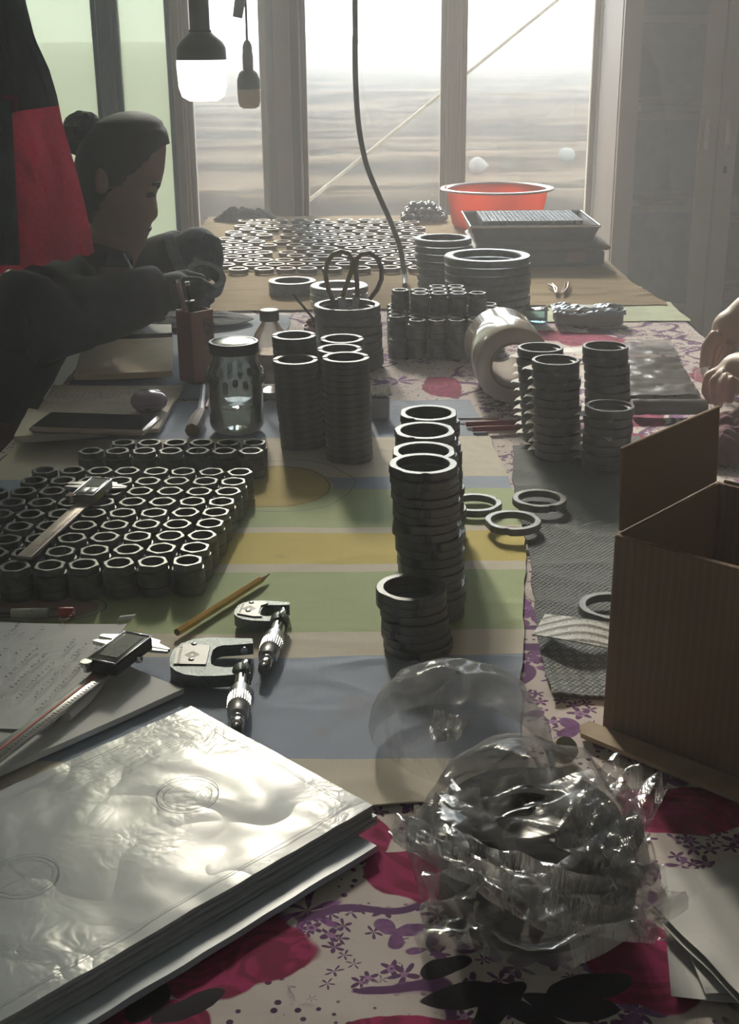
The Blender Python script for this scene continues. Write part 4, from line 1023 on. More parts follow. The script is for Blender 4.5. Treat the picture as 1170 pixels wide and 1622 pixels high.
part('bottle_body', MB().lathe([(0, 0), (r_*.9, 0), (r_, H*.04), (r_, H*.30), (r_*.94, H*.34), (r_, H*.38), (r_, H*.60), (r_*.9, H*.70), (jr*.85, H*.84), (jr*.82, H*.88)], 32), glassmat('bottle_plastic', (.92, .88, .84), .10, .30, (.6, .5, .42), 30, grough=.06), bt, 50)
part('paper_label', MB().lathe([(r_*1.005, H*.12), (r_*1.005, H*.48)], 32), pm('bottle_label', (.30, .22, .19), .6, 0, .3, 60), bt)
part('bottle_cap', MB().lathe([(jr*.98, H*.87), (jr, H*.875), (jr, H*.985), (jr*.92, H*1.0)], 28, None, False, lambda a: 1+.015*math.sin(a*30)), pm('cap_brown', (.13, .11, .10), .5), bt)
# pen box
c0 = P(308, 609, TZ+.004); rotP = 1.02
wB1, wB2 = .040, .046; hP = zat(c0.x, c0.y+.02, 492)-TZ-.004
pb_ = thing('pen_box', 'tall red and brown cardboard carton used as a pen holder', 'pen holder', (c0.x, c0.y, TZ+.004), 0)
aL = (P(278, 600, TZ)-P(308, 609, TZ)); aL.z = 0; aL = aL.normalized()*.042; aR = Vector((-aL.y, aL.x, 0)); 
if aR.y < 0: aR = -aR
aR = aR.normalized()*.045
if aR.x < 0: aR = Vector((aL.y, -aL.x, 0)).normalized()*.045
def wallq(a, b, z0, z1, t=.0015):
    a, b = Vector(a), Vector(b); d_ = (b-a).normalized(); n_ = Vector((-d_.y, d_.x, 0))*t
    return MB().prism([(a.x, a.y), (b.x, b.y), (b.x+n_.x, b.y+n_.y), (a.x+n_.x, a.y+n_.y)], z0, z1)
c2 = [Vector((0, 0, 0)), aR, aR+aL, aL]
cols = [pm('box_orange_brown', (.30, .13, .075), .55, 0, .12, 20), pm('box_red', (.20, .035, .035), .55, 0, .15, 20), MATS['box_red'], pm('box_red', (.2, .035, .035))]
for k in range(4):
    part('box_wall', wallq(c2[k], c2[(k+1) % 4], 0, hP), cols[0] if k == 0 else cols[1], pb_)
for k in range(3):
    a0 = aR*(.25)+Vector((0, -.0006, 0)); mbx = MB()
part('print_band', wallq(aR*.55-Vector((.0006, .0008, 0)), aR*.95-Vector((.0006, .0008, 0)), hP*.52, hP*.9, .0004), pm('print_brown', (.16, .09, .07), .6, 0, .4, 90), pb_)
part('box_bottom', MB().prism([(p.x, p.y) for p in c2], .0005, .002), cols[0], pb_)
mid = (aL+aR)*.5
def stick(name, label, cat, base, tip, r, mat, cap=None, capm=None):
    base, tip = Vector(base), Vector(tip); t = thing(name, label, cat, base)
    part('shaft', MB().tube([(0, 0, 0), (tip-base)*.5, tip-base], r, 10), mat, t)
    if cap: part(cap, MB().tube([tip-base, (tip-base)*1.0+(tip-base).normalized()*.006], r*1.25, 10), capm or black, t)
    return t
bs = c0+mid; bs.z = TZ+.008
tp = W(281, 449, bs.y); stick('mauve_pen', 'pale mauve pen with bright tip leaning in the pen box', 'pen', bs-aL*.30+Vector((0, .006, 0)), tp+Vector((0, .006, 0)), .0042, pm('mauve', (.40, .26, .30), .35), 'tip_cap', chrome)
tp = W(297, 452, bs.y+.012); stick('black_pen', 'thin black pen leaning beside the mauve pen in the box', 'pen', bs-aL*.05+Vector((.002, .016, 0)), tp, .0036, black, 'clip_end', chrome)
tp = W(300, 480, bs.y); stick('black_marker', 'short black marker barely standing above the pen box rim', 'marker', bs+Vector((.006, -.010, 0)), tp+Vector((.003, -.010, 0)), .0065, black, 'marker_cap', black)
# red pot with a brush
(jx, jy), _, jr, jh = stk(509, 514, 61, 512, 560, TZ+.004)
pot = thing('red_pot', 'small brown pot filled with red rust-like flakes', 'pot', (jx, jy-.01, TZ+.004)); H = jh
part('pot_wall', MB().lathe([(jr*.85, 0), (jr, H*.97), (jr*1.03, H), (jr*.97, H), (jr*.83, .004)], 32), pm('pot_brown', (.20, .12, .10), .6), pot)
part('pot_base', MB().lathe([(jr*.84, 0), (jr*.84, .004), (0, .004)], 32), MATS['pot_brown'], pot)
fl_ = MB(); rd = random.Random(9)
for k in range(70):
    a = rd.uniform(0, 6.28); r = jr*.85*math.sqrt(rd.random())
    fl_.box((0, 0, 0), (.012, .007, .003), Matrix.Translation((r*math.cos(a), r*math.sin(a), H*.97+rd.uniform(-.004, .006)+.008*(1-r/jr))) @ Matrix.Rotation(rd.uniform(0, 6), 4, (rd.random()-.5, rd.random()-.5, rd.random()+.1)))
fl_.lathe([(jr*.92, H*.80), (jr*.80, H*.95), (0, H*.98)], 20)
o = part('red_flakes', fl_, pm('rust_red', (.22, .045, .04), .7, 0, .4, 90), pot); o['kind'] = 'stuff'
b0_ = Vector((jx+.022, jy-.01, TZ+.014)); stick('paint_stick', 'thin dark stick standing slanted in the red pot', 'stick', b0_, W(464, 466, jy-.01), .0024, black)
# scissors in the stepped stack
(sx_, sy_), (sxt, _), sr, sh_ = Fs; zr = TZ+.003+round(sh_/.0155)*.0155
sc = thing('scissors', 'scissors standing handles up in the stepped ring stack', 'scissors', (sxt, sy_, zr-.05))
def loopc(pts): return [W(x, y, sy_)-Vector((sxt, sy_, zr-.05)) for x, y in pts]
l1 = [(528, 478), (519, 455), (515, 435), (518, 415), (527, 403), (540, 398), (552, 402), (558, 413), (556, 430), (549, 450), (542, 470)]
l2 = [(566, 470), (565, 445), (563, 425), (565, 410), (573, 402), (585, 401), (597, 409), (604, 424), (604, 442), (597, 459), (585, 474)]
olive, maroonp = pm('handle_olive', (.22, .19, .09), .4, 0, .1, 40), pm('handle_grey', (.17, .14, .14), .4, 0, .1, 40)
part('handle', MB().tube(loopc(l1), .0042, 10), olive, sc); part('handle', MB().tube(loopc(l2), .0042, 10), maroonp, sc)
pz = loopc([(535, 476), (575, 472)])
for s_, (h0) in ((-1, pz[0]), (1, pz[1])):
    part('blade', MB().prism([(-.007, 0), (.007, 0), (.004, .06), (-.001, .085)], -.0012, .0012, Matrix.Translation((h0.x*.6, .002*s_, h0.z+.006)) @ Matrix.Rotation(-PI/2-.0, 4, 'X') @ Matrix.Rotation(s_*.12, 4, 'Z')), satin, sc)
part('pivot', MB().lathe([(.004, -.003), (.004, .003)], 14, Matrix.Translation((0, 0, .012)) @ Matrix.Rotation(PI/2, 4, 'X')), chrome, sc)
# ================================================================== papers, phone and small things by the person
zz = TZ+.0035
kb = [P(135, 555), P(274, 551), P(274, 606), P(119, 612)]
quad('kraft_folder', kb, zz+.016, 'tan kraft paper folder with curled dark corners beside the pen box', 'folder', pm('kraft', (.70, .55, .33), .7, 0, .06, 20, .2, 40), .010, .003)
nb = [P(85, 622), P(290, 622), P(252, 692), P(38, 702)]
nbk = quad('open_notebook', nb, zz+.008, 'open notebook with ruled handwriting under the purple case', 'notebook', paper2, .006, .003)
mb = MB(); ux = (P(265, 640)-P(95, 640)); ux.z = 0; L_ = ux.length; ux.normalize(); vy = Vector((-ux.y, ux.x, 0))*-1
o_ = P(92, 628); o_.z = zz+.0115
scribble(mb, o_, ux, vy, L_*.95, .10, 7, 5, .0011, .008, .0, .85); part('handwriting', mb, ink, nbk, 0)
quad('folded_paper', [P(48, 672), P(180, 690), P(185, 705), P(25, 718)], zz+.020, 'folded cream papers under the phone', 'paper', paper2, .010, .003)
# phone
q_ = [P(85, 655, zz+.03), P(243, 659, zz+.03), P(222, 684, zz+.03), P(55, 677, zz+.03)]
ux = (q_[1]-q_[0]+q_[2]-q_[3])*.5; ux.z = 0; lp = ux.length; cph = sum(q_, Vector())/4
ph = thing('smartphone', 'smartphone in a pale glossy case lying on the notebook', 'phone', (cph.x, cph.y, zz+.0225), math.atan2(ux.y, ux.x))
part('case', MB().box((0, 0, .0045), (.168, .080, .009), None, .003), pm('case_rose', (.48, .36, .30), .25, .2, .1, 20, coat=.6), ph)
part('screen', MB().box((0, 0, .0093), (.158, .072, .0006)), pm('screen_black', (.012, .011, .010), .06, 0, .1, 10, coat=1), ph)
part('side_buttons', MB().box((.02, -.0403, .005), (.022, .0012, .003)).box((-.01, -.0403, .005), (.012, .0012, .003)), pm('button_rose', (.42, .22, .20), .4), ph)
# purple case
pc = P(237, 650, zz+.010); r_ = 29*mpp(pc)
pe = thing('earphone_case', 'glossy mauve pebble-shaped earphone case on the open notebook', 'case', pc)
part('shell_bottom', MB().lathe([(0, 0), (r_*.7, .001), (r_*.95, r_*.3), (r_, r_*.52)], 36), pm('mauve_gloss', (.30, .20, .29), .18, 0, .05, 10, coat=.8), pe, 60)
part('shell_lid', MB().lathe([(r_, r_*.54), (r_*.96, r_*.75), (r_*.75, r_*1.0), (r_*.4, r_*1.12), (0, r_*1.15)], 36), MATS['mauve_gloss'], pe, 60)
part('port', MB().box((.002, -r_*.93, r_*.30), (.008, .004, .003)), black, pe)
# brush and pens beside the jar
a_ = P(304, 683, zz+.012); b_ = P(318, 655, zz+.012); c_ = P(322, 612, zz+.014)
br = thing('paint_brush', 'flat brush with dark wooden stub and pale handle beside the jar', 'brush', (a_.x, a_.y, zz+.001))
loc = lambda v_: Vector((v_.x-a_.x, v_.y-a_.y, v_.z-zz))
part('stub', MB().tube([loc(a_)*1, loc(a_.lerp(b_, .5)), loc(b_)], [.0105, .012, .0085], 8), pm('stub_wood', (.15, .11, .10), .7, 0, .2, 60), br, 20)
part('handle', MB().tube([loc(b_), loc(b_.lerp(c_, .5)), loc(c_)], [.006, .0045, .004], 8), pm('handle_pale', (.35, .35, .37), .5), br)
stick('red_pencil', 'thin red pencil lying against the jar beside the brush', 'pencil', P(326, 646, zz+.008), P(335, 616, zz+.008), .003, pm('pencil_red', (.35, .05, .05), .4))
# dark folder with red edge and grey garment on the table behind the kraft folder
quad('dark_folder', [P(180, 527), P(272, 530), P(273, 544), P(174, 546)], zz+.016, 'dark folder with a red edge behind the kraft folder', 'folder', pm('dark_red_edge', (.045, .03, .03), .6, 0, .3, 15), .010, .003)
p = P(250, 520, zz+.01); rag('grey_garment', 'rumpled dark grey cloth behind the pen box near the gloved hands', p+Vector((.05, .10, -.006)), .13, .075, .02, pm('grey_fleece', (.06, .065, .075), .9, 0, .2, 30), 8)
# small white box with crumpled tissue, red pens
c0 = P(601, 664, TZ+.003)
wbx = thing('tissue_box', 'small grey-white box with crumpled top beside the split ring stacks', 'box', (c0.x, c0.y+.014, TZ+.003), .1)
part('box_body', MB().box((0, 0, .017), (.028, .028, .034), None, .002), pm('box_greywhite', (.40, .40, .43), .6), wbx)
part('crumpled_top', MB().grid(lambda u, v_: ((u-.5)*.034, (v_-.5)*.034, .036+.016*abs(nz(u*4, v_*4, 3))+.006*nz(u*12, v_*12)), 14, 14), pm('tissue', (.55, .53, .50), .7), wbx, 0)
for k, (a, b2, col_, lb) in enumerate((((738, 672), (822, 669), (.28, .03, .04), 'red pen lying nearer the tall notched stacks'), ((748, 680), (824, 677), (.24, .02, .03), 'second red pen lying just beside the first one'), ((718, 664), (790, 663), (.42, .40, .36), 'thin pale metal rod lying behind the red pens'))):
    p, q2 = P(*a, TZ+.006), P(*b2, TZ+.006); stick('red_pen' if k < 2 else 'metal_rod', lb, 'pen' if k < 2 else 'rod', p, q2, .0042 if k < 2 else .0022, pm('pen_red%d' % k if k < 2 else 'rod_pale', col_, .35), 'pen_cap' if k < 2 else None, black)
# ================================================================== tape roll
tz_b = TZ+.0005
pf = P(812, 640, tz_b); rT = .0605
fc = Vector((pf.x, pf.y+.004, tz_b+rT)); dirT = Vector((-.035, 1, 0)).normalized()
axm = Matrix.Translation(fc) @ dirT.to_track_quat('Z', 'X').to_matrix().to_4x4(); LT = .165
tp = thing('tape_roll', 'large roll of clear packing film lying on its side', 'tape roll', (0, 0, 0))
part('film_winding', MB().lathe([(rT*.62, .0), (rT*.97, 0), (rT, .002), (rT, LT-.002), (rT*.97, LT), (rT*.62, LT)], 64, axm, True), pm('wound_film', (.55, .48, .40), .17, 0, .06, 20, coat=1, stretch=(1, 40, 1)), tp, 50)
part('core', MB().lathe([(rT*.56, -.001), (rT*.618, -.001), (rT*.618, LT+.001), (rT*.56, LT+.001)], 48, axm, True), pm('core_card', (.30, .24, .19), .8), tp)
# black plastic sheet at the right
def bps(q, z, curl, seed):
    a, b2, c, d2 = q
    return MB().grid(lambda u, v_: (lambda p: (p.x, p.y, z+curl*math.sin(min(1, v_*1.0)*PI*.5)*(0)+.006*abs(nz(p.x*9, p.y*22, seed))+.002*nz(p.x*40, p.y*40, seed)))(a.lerp(b2, u).lerp(d2.lerp(c, u), v_)), 40, 30)
bpm = pm('black_sheet', (.07, .065, .06), .28, 0, .2, 10, .3, 60, coat=.5)
q_ = [P(985, 570, TZ), P(1073, 571, TZ), P(1108, 630, TZ), P(985, 630, TZ)]
solid(single('black_plastic_sheet', bps(q_, TZ+.004, 0, 2), bpm, 'flat dark plastic sheet spread behind the paper-wrapped stacks', 'plastic sheet', ang=0), .0006)
a, b2 = P(1000, 645, TZ+.014), P(1118, 645, TZ+.014)
mb = MB().tube([a.lerp(b2, k/10)+Vector((0, .003*nz(k, 3), .002*nz(k, 8))) for k in range(11)], [.015+.002*nz(k*.7, 1) for k in range(11)], 12)
mb.v = [(x, y*1.0, TZ+.004+(z-TZ-.001)*.8) for x, y, z in mb.v]
single('rolled_plastic', mb, bpm, 'rolled up dark plastic along the near edge of the dark sheet', 'plastic roll')
solid(single('clear_film_sheet', sheet([P(990, 548, T), P(990, 572, T)], [P(1060, 548, T), P(1075, 572, T)], 30, 16, TZ+.006, .008, 14, .004, 3), film2, 'clear wrinkled film sheet behind the dark plastic sheet', 'film', ang=0), .0003)
solid(single('white_scrap', sheet([P(892, 566, T), P(884, 574, T)], [P(925, 566, T), P(925, 574, T)], 8, 6, TZ+.012, .002, 14, .002, 6), paper, 'white paper scrap between the two rear wrapped stacks', 'paper', ang=0), .0005)
# blue packages at the tape roll
p = P(934, 517, TZ+.001)
pk = thing('blue_package', 'blue-grey plastic-wrapped package lying beyond the tape roll', 'package', (p.x, p.y+.03, TZ+.002), -.02)
part('carton_body', MB().box((.0, 0, .016), (.135, .06, .032), None, .004), pm('package_tan', (.24, .24, .24), .5, 0, .15, 20), pk)
part('wrap', MB().grid(lambda u, v_: ((u-.52)*.145, (v_-.5)*.085, .034+.007*nz(u*3, v_*4, 5)-.010*(abs(v_-.5)*2)**3+.003*nz(u*12, v_*12)), 24, 14), pm('wrap_blue', (.15, .20, .26), .22, 0, .2, 12, coat=.7), pk, 0)
p = P(849, 515, TZ+.001)
pk = thing('clear_tub', 'small teal-tinted clear tub beside the blue package', 'tub', (p.x, p.y+.025, TZ+.002))
part('tub_wall', MB().box((0, 0, .014), (.045, .05, .028), None, .004), glassmat('tub_plastic', (.62, .80, .84), .08, .3, (.5, .65, .7), 20), pk)
part('tub_rim', MB().box((0, 0, .0285), (.050, .055, .002), None, .0008), glassmat('tub_rim_plastic', (.75, .85, .88), .1, .4, (.6, .7, .75), 20), pk)
# bright clips on the tan cloth
for k, (a, b2) in enumerate((((868, 452), (880, 466)), ((894, 450), (890, 466)))):
    p, q2 = P(*a, ZF+.004), P(*b2, ZF+.004)
    t = thing('metal_clip', ['shiny clip leaning left on the tan cloth', 'shiny upright clip on the tan cloth beside the leaning one'][k], 'clip', p)
    part('arm', MB().tube([(0, 0, .002), (q2-p)*.5+Vector((.004, 0, .006)), q2-p+Vector((0, 0, .002))], .003, 8), chrome, t); part('arm', MB().tube([(.010, .004, .002), (q2-p)*.6+Vector((.010, 0, .004)), q2-p+Vector((.002, 0, .002))], .003, 8), pm('clip_red', (.35, .10, .06), .4), t)
# ================================================================== far end: tray, boxes, basin, heaps
y0 = 3.13; p = P(950, 438, ZF); 
tx0, tx1 = W(758, 380, 3.25).x, W(948, 380, 3.25).x
sx = thing('dark_crate', 'dark low crate under the metal tray', 'crate', ((tx0+tx1)/2, 3.36, ZF), 0)
zt0 = zat(.4, 3.22, 385); hh_ = zt0-ZF
part('crate_body', MB().box((0, 0, hh_*.35), (tx1-tx0+.02, .30, hh_*.7), None, .006), pm('crate_dark', (.07, .07, .07), .6, 0, .2, 10), sx)
part('crate_lid', MB().box((.004, .0, hh_*.82), (tx1-tx0+.04, .32, hh_*.22), None, .006), pm('crate_lid', (.10, .09, .085), .6, 0, .2, 10), sx)
part('side_label', MB().box((.09, -.151, hh_*.4), (.05, .002, hh_*.4)), pm('label_rust', (.25, .10, .06), .6), sx)
wt, dt, ht = W(943, 372, 3.22).x-W(738, 372, 3.22).x, .31, .038
try_ = thing('metal_tray', 'shallow metal tray with rolled rim full of small dark parts', 'tray', ((W(943, 372, 3.22).x+W(738, 372, 3.22).x)/2+.012, 3.385, ZF+hh_+.001))
trm = pm('tray_steel', (.20, .19, .18), .35, .8, .1, 20)
part('tray_floor', MB().box((0, 0, .0015), (wt*.9, dt*.9, .003)), trm, try_)
for sxx, syy in ((0, -1), (0, 1), (-1, 0), (1, 0)):
    if syy: f_ = lambda u, v_: ((u-.5)*lerp(wt*.9, wt, v_), syy*lerp(dt*.45, dt/2, v_), v_*ht)
    else: f_ = lambda u, v_: (sxx*lerp(wt*.45, wt/2, v_), (u-.5)*lerp(dt*.9, dt, v_), v_*ht)
    solid(part('tray_side', MB().grid(f_, 2, 2), trm, try_, 0), .0015)
part('rim', MB().tube([(-wt/2, -dt/2, ht), (wt/2, -dt/2, ht), (wt/2, dt/2, ht), (-wt/2, dt/2, ht)], .0035, 8, None, True), chrome, try_)
pin = MB().lathe([(.0, 0), (.0098, 0), (.0107, .001), (.0107, .040), (.0096, .042), (.0065, .042), (.0060, .036), (0, .036)], 18).mesh('steel_pin', steel2, 40)
for i in range(12):
    for j in range(8):
        o = link('steel_pin', pin, None, (try_.location.x-wt*.36+i*wt*.066, try_.location.y-dt*.28+j*.0272, try_.location.z+.0035), random.uniform(0, 6)); tag(o, 'small steel sleeve in the metal tray, %s row back, %s from the basin' % (NTH[j], NTH[i]), 'sleeve', 'steel sleeves in the tray')
# basin
yb_ = 3.98; cz = W(787, 297, yb_); rB = 90*mpp(cz)
bas = thing('plastic_basin', 'wide orange-red plastic basin standing at the window end of the table', 'basin', (cz.x, yb_, ZF)); hB = cz.z-ZF
om = pm('basin_orange', (.85, .16, .03), .35, 0, .08, 10, sub=0)
_m, g, b, out = newmat('basin_plastic')
v0 = g.obj(); tr_ = g.n('ShaderNodeBsdfTranslucent'); g.put(tr_.inputs[0], (.95, .24, .03)); cx_ = g.mix(g.noise(v0, 12), (.72, .13, .02), (.80, .17, .03)); g.put(b.inputs['Base Color'], cx_); b.inputs['Roughness'].default_value = .35
ms = g.n('ShaderNodeMixShader'); ms.inputs[0].default_value = .55; g.nt.links.new(b.outputs[0], ms.inputs[1]); g.nt.links.new(tr_.outputs[0], ms.inputs[2]); g.nt.links.new(ms.outputs[0], out.inputs[0])
part('bowl', MB().lathe([(0, .002), (rB*.74, .002), (rB*.78, .008), (rB*.90, hB*.98), (rB*.88, hB*.98), (rB*.76, .010), (0, .006)], 56), _m, bas, 60)
part('rim', MB().lathe([(rB*.87, hB*.97), (rB*.98, hB*.95), (rB, hB*.97), (rB*.99, hB), (rB*.90, hB*1.01)], 56, None, True), pm('basin_rim', (.42, .22, .17), .3, 0, .05, 10, coat=.4), bas, 60)
# heap of small dark parts
cz = P(668, 352, ZF); rd = random.Random(12)
prt = MB().lathe([(0, 0), (.009, 0), (.010, .001), (.010, .011), (.006, .016), (.006, .030), (.005, .031), (0, .031)], 12).mesh('small_fitting', steel2, 40)
slots = []
for k, (nx_, ny_) in enumerate(((6, 4), (5, 3), (4, 2))):
    for iy in range(ny_):
        for ix in range(nx_):
            x, y = (ix-(nx_-1)/2)*.0245, (iy-(ny_-1)/2)*.0345
            slots.append((x+(.005 if iy % 2 else -.004)+rd.uniform(-.001, .001), y+rd.uniform(-.0008, .0008), .0102+k*.0180+rd.uniform(0, .0008)))
for x, y, z in slots[:46]:
    rx, rz = (PI/2 if rd.random() < .5 else -PI/2), rd.uniform(-.14, .14)
    rm = Matrix.Rotation(rz, 3, 'Z') @ Matrix.Rotation(rx, 3, 'X'); c_ = Vector((HEAP[0]+x, HEAP[1]+y, ZF+z))-rm @ Vector((0, 0, .0155))
    o = link('small_fitting', prt, None, c_, (rx, 0, rz)); tag(o, 'small dark fitting in the heap beside the orange basin', 'fitting', 'fittings heaped by the basin')
p = P(385, 356, ZF); rag('dark_glove_pile', 'dark work gloves dropped at the window end of the table', Vector((p.x, 4.17, ZF)), .105, .05, .05, pm('glove_dark', (.05, .055, .06), .85, 0, .2, 40), 15, 'gloves', 4)
# ================================================================== cabinet
CY = 4.22
cx0 = W(975, 250, CY).x; cxm = W(1133, 250, CY).x; cw = cxm-cx0; cx1 = cxm+cw; ZT = 2.05
cab = thing('glass_cabinet', 'tall tan metal cabinet with two glazed doors beside the window', 'cabinet', (cx0, CY, 0))
tanm = pm('cabinet_tan', (.36, .28, .215), .45, 0, .05, 6)
W2 = cx1-cx0; DC = .34; t_ = .02
part('side_panel', MB().box((t_/2, DC/2+.02, ZT/2), (t_, DC, ZT)), tanm, cab); part('side_panel', MB().box((W2-t_/2, DC/2+.02, ZT/2), (t_, DC, ZT)), tanm, cab)
part('back_panel', MB().box((W2/2, DC+.01, ZT/2), (W2-2*t_, .012, ZT)), pm('cabinet_back', (.17, .16, .155), .6), cab)
part('top_panel', MB().box((W2/2, DC/2+.02, ZT-t_/2), (W2-2*t_, DC-.02, t_)), tanm, cab); part('plinth', MB().box((W2/2, DC/2+.02, .04), (W2-2*t_, DC-.02, .08)), tanm, cab)
zs1, zs2 = zat(cx0+.2, CY+.05, 185), zat(cx0+.2, CY+.05, 333)
for z in (zs1, zs2, zs2-(zs1-zs2)*1.1, zs1+(zs1-zs2), zs1+2*(zs1-zs2)):
    if .1 < z < ZT-.05: part('shelf', MB().box((W2/2, DC/2+.04, z), (W2-2*t_, DC-.08, .022)), tanm, cab)
def door(x0, x1, hx):
    st = .062; d = link('door', None, cab, (0, 0, 0))
    for a in (x0+st/2, x1-st/2): part('stile', MB().box((a, 0, ZT/2+.02), (st-.003, .022, ZT-.08), None, .003), tanm, d)
    for z in (.12, ZT-.06): part('rail', MB().box(((x0+x1)/2, 0, z), (x1-x0-2*st, .022, .09), None, .003), tanm, d)
    part('pane', MB().box(((x0+x1)/2, .002, ZT/2+.02), (x1-x0-2*st+.01, .004, ZT-.2)), cabglass, d)
    zh = zat(cxm, CY, 212)
    part('handle', MB().box((hx, -.019, zh), (.016, .016, .10), None, .004), pm('handle_tan', (.50, .42, .34), .35), d)
    return d
cabglass = glassmat('cabinet_glass', (.90, .92, .92), .05, .10, (.4, .42, .42), 5)
door(0, cw-.001, cw-.038)
d2 = door(cw+.001, W2, cw+.030)
part('lock', MB().lathe([(.009, 0), (.009, .006), (.004, .008)], 18, Matrix.Translation((cw+.028, -.011, zat(cxm, CY, 254))) @ Matrix.Rotation(PI/2, 4, 'X')), chrome, d2)
part('key', MB().box((cw+.028, -.022, zat(cxm, CY, 268)), (.010, .002, .022)), black, d2)
def item(name, label, cat, px, py, col, dims, dy=.17):
    p = W(px, py, CY+.16); z = max([s_ for s_ in (zs1, zs2, zs2-(zs1-zs2)*1.1) if s_ < p.z+.02] or [.08])+.0115
    t = thing(name, label, cat, (p.x, CY+dy, z)); mt_ = pm(name+'_col', col, .5)
    part('body', MB().box((0, 0, dims[2]/2), dims, None, .006), mt_, t); part('lid', MB().box((0, 0, dims[2]+.006), (dims[0]*1.03, dims[1]*1.03, .012), None, .004), mt_, t)
    return t
item('orange_box', 'orange box behind the glass of the right cabinet door', 'box', 1172, 345, (.50, .22, .04), (.09, .08, .25), .25)
item('red_case', 'red case on the lower cabinet shelf behind glass', 'case', 1158, 440, (.45, .04, .04), (.10, .08, .05), .11)
item('grey_binder', 'flat grey binder on the middle cabinet shelf', 'binder', 1045, 318, (.25, .22, .21), (.16, .14, .02))
item('yellow_block', 'small yellow block at the end of the middle cabinet shelf', 'block', 995, 318, (.35, .28, .06), (.03, .05, .02))
item('dark_case', 'low dark case on the upper cabinet shelf', 'case', 1050, 165, (.09, .09, .10), (.18, .16, .03))
# ================================================================== lamps and cable
def bulb(label, px, ytop, yj, ybot, wpx, Y, lit):
    pj, pb = W(px, yj, Y), W(px, ybot, Y); r = wpx/2*mpp(pj); h = pj.z-pb.z; k = mpp(pj)
    t = thing('hanging_bulb', label, 'lamp', (pj.x, Y, pj.z))
    gm = pm('bulb_lit' if lit else 'bulb_unlit', (.95, .95, .93) if lit else (.80, .70, .58), .4, 0, .02, 5, emit=1.6 if lit else 0)
    part('diffuser', MB().lathe([(0, -h), (r*.55, -h*.985), (r*.84, -h*.88), (r*.95, -h*.65), (r, -h*.1), (r*.985, 0)], 40), gm, t, 60)
    hb = (yj-ytop)*k
    bm_ = pm('bulb_body', (.045, .05, .055), .45, 0, .1, 20)
    part('heat_sink', MB().lathe([(r*.99, 0), (r*.98, hb*.30), (r*.86, hb*.46), (r*.50, hb*.66), (r*.42, hb*.72)] if lit else [(r*.99, 0), (r*.98, hb*.20), (r*.80, hb*.34), (r*.50, hb*.42)], 40), bm_, t, 60)
    sl = 1.6 if lit else .92
    part('socket', MB().lathe([(r*.44, hb*.40 if not lit else hb*.70), (r*.46, hb*.74), (r*.40, hb*.78), (r*.40, hb*sl), (r*.25, hb*(sl+.10)), (r*.08, hb*(sl+.15))], 28), pm('socket_grey', (.10, .10, .10), .5), t, 50)
    part('cord', MB().tube([(0, 0, hb*(sl+.12)), (.003, 0, (3.6-pj.z)*.5), (0, 0, 3.6-pj.z-.02)], .003, 8), black, t)
    part('ceiling_cup', MB().lathe([(.03, 3.6-pj.z-.03), (.045, 3.6-pj.z-.002)], 20), black, t)
bulb('large pale bulb with dark body hanging over the table', 319, 36, 95, 161, 80, 2.45, True)
bulb('small warm-toned bulb with dark body hanging behind the large one', 394, 72, 141, 172, 37, 3.3, False)
p = W(379, 0, 3.0)
ps = thing('pull_switch', 'small pull switch hanging on a cord between the two bulbs', 'switch', (p.x, 3.0, p.z))
part('switch_body', MB().tube([W(383, -30, 3.0)-p, W(380, 0, 3.0)-p, W(376, 28, 3.0)-p], [.010, .012, .011], 12), pm('switch_grey', (.20, .21, .22), .5), ps)
part('cord', MB().tube([W(383, -28, 3.0)-p, (.006, 0, .5), (.006, 0, 3.59-p.z)], .0025, 8), black, ps)
cy_ = 3.02
cpts = [W(x, y, cy_) for x, y in ((562, -5), (562, 60), (563, 130), (568, 200), (580, 260), (600, 310), (620, 355), (634, 395), (640, 432))]
cpts = [Vector((cpts[0].x, cy_, 3.59)), Vector((cpts[0].x, cy_, 2.4))]+cpts+[P(641, 452, ZF+.006)]
sm_ = []
for i in range(len(cpts)-1):
    p0, p1, p2, p3 = cpts[max(0, i-1)], cpts[i], cpts[i+1], cpts[min(len(cpts)-1, i+2)]
    for k in range(6):
        t = k/6; sm_.append(.5*((2*p1)+(p2-p0)*t+(2*p0-5*p1+4*p2-p3)*t*t+(-p0+3*p1-3*p2+p3)*t*t*t))
sm_.append(cpts[-1])
single('hanging_cable', MB().tube(sm_, .0062, 10), pm('cable_grey', (.16, .155, .145), .5), 'thick grey cable hanging from the ceiling down to the table', 'cable')

# ================================================================== red drape at the left
DY = 1.98
m, g, b, out = newmat('red_drape')
v0 = g.obj(); c3 = g.xyz(v0); n1 = g.noise(g.vm('MULTIPLY', v0, (160, 160, 30)), 4, 3); n2 = g.noise(v0, 9, 2)
red = g.mix(g.step(n1, .35, .65), (.26, .02, .04), (.36, .035, .065)); 
zsplit = W(60, 172, DY).z
tr_ = g.n('ShaderNodeBsdfTranslucent'); g.put(tr_.inputs[0], red); df = g.n('ShaderNodeBsdfDiffuse'); g.put(df.inputs[0], red)
ms = g.n('ShaderNodeMixShader'); ms.inputs[0].default_value = .75; g.nt.links.new(df.outputs[0], ms.inputs[1]); g.nt.links.new(tr_.outputs[0], ms.inputs[2]); g.nt.links.new(ms.outputs[0], out.inputs[0]); g.nt.nodes.remove(b)
redm = m; darkm = pm('drape_dark', (.06, .075, .08), .9, 0, .2, 20)
dr = thing('hanging_drape', 'red cloth drape with a dark upper part hanging beside the person', 'drape', (0, 0, 0))
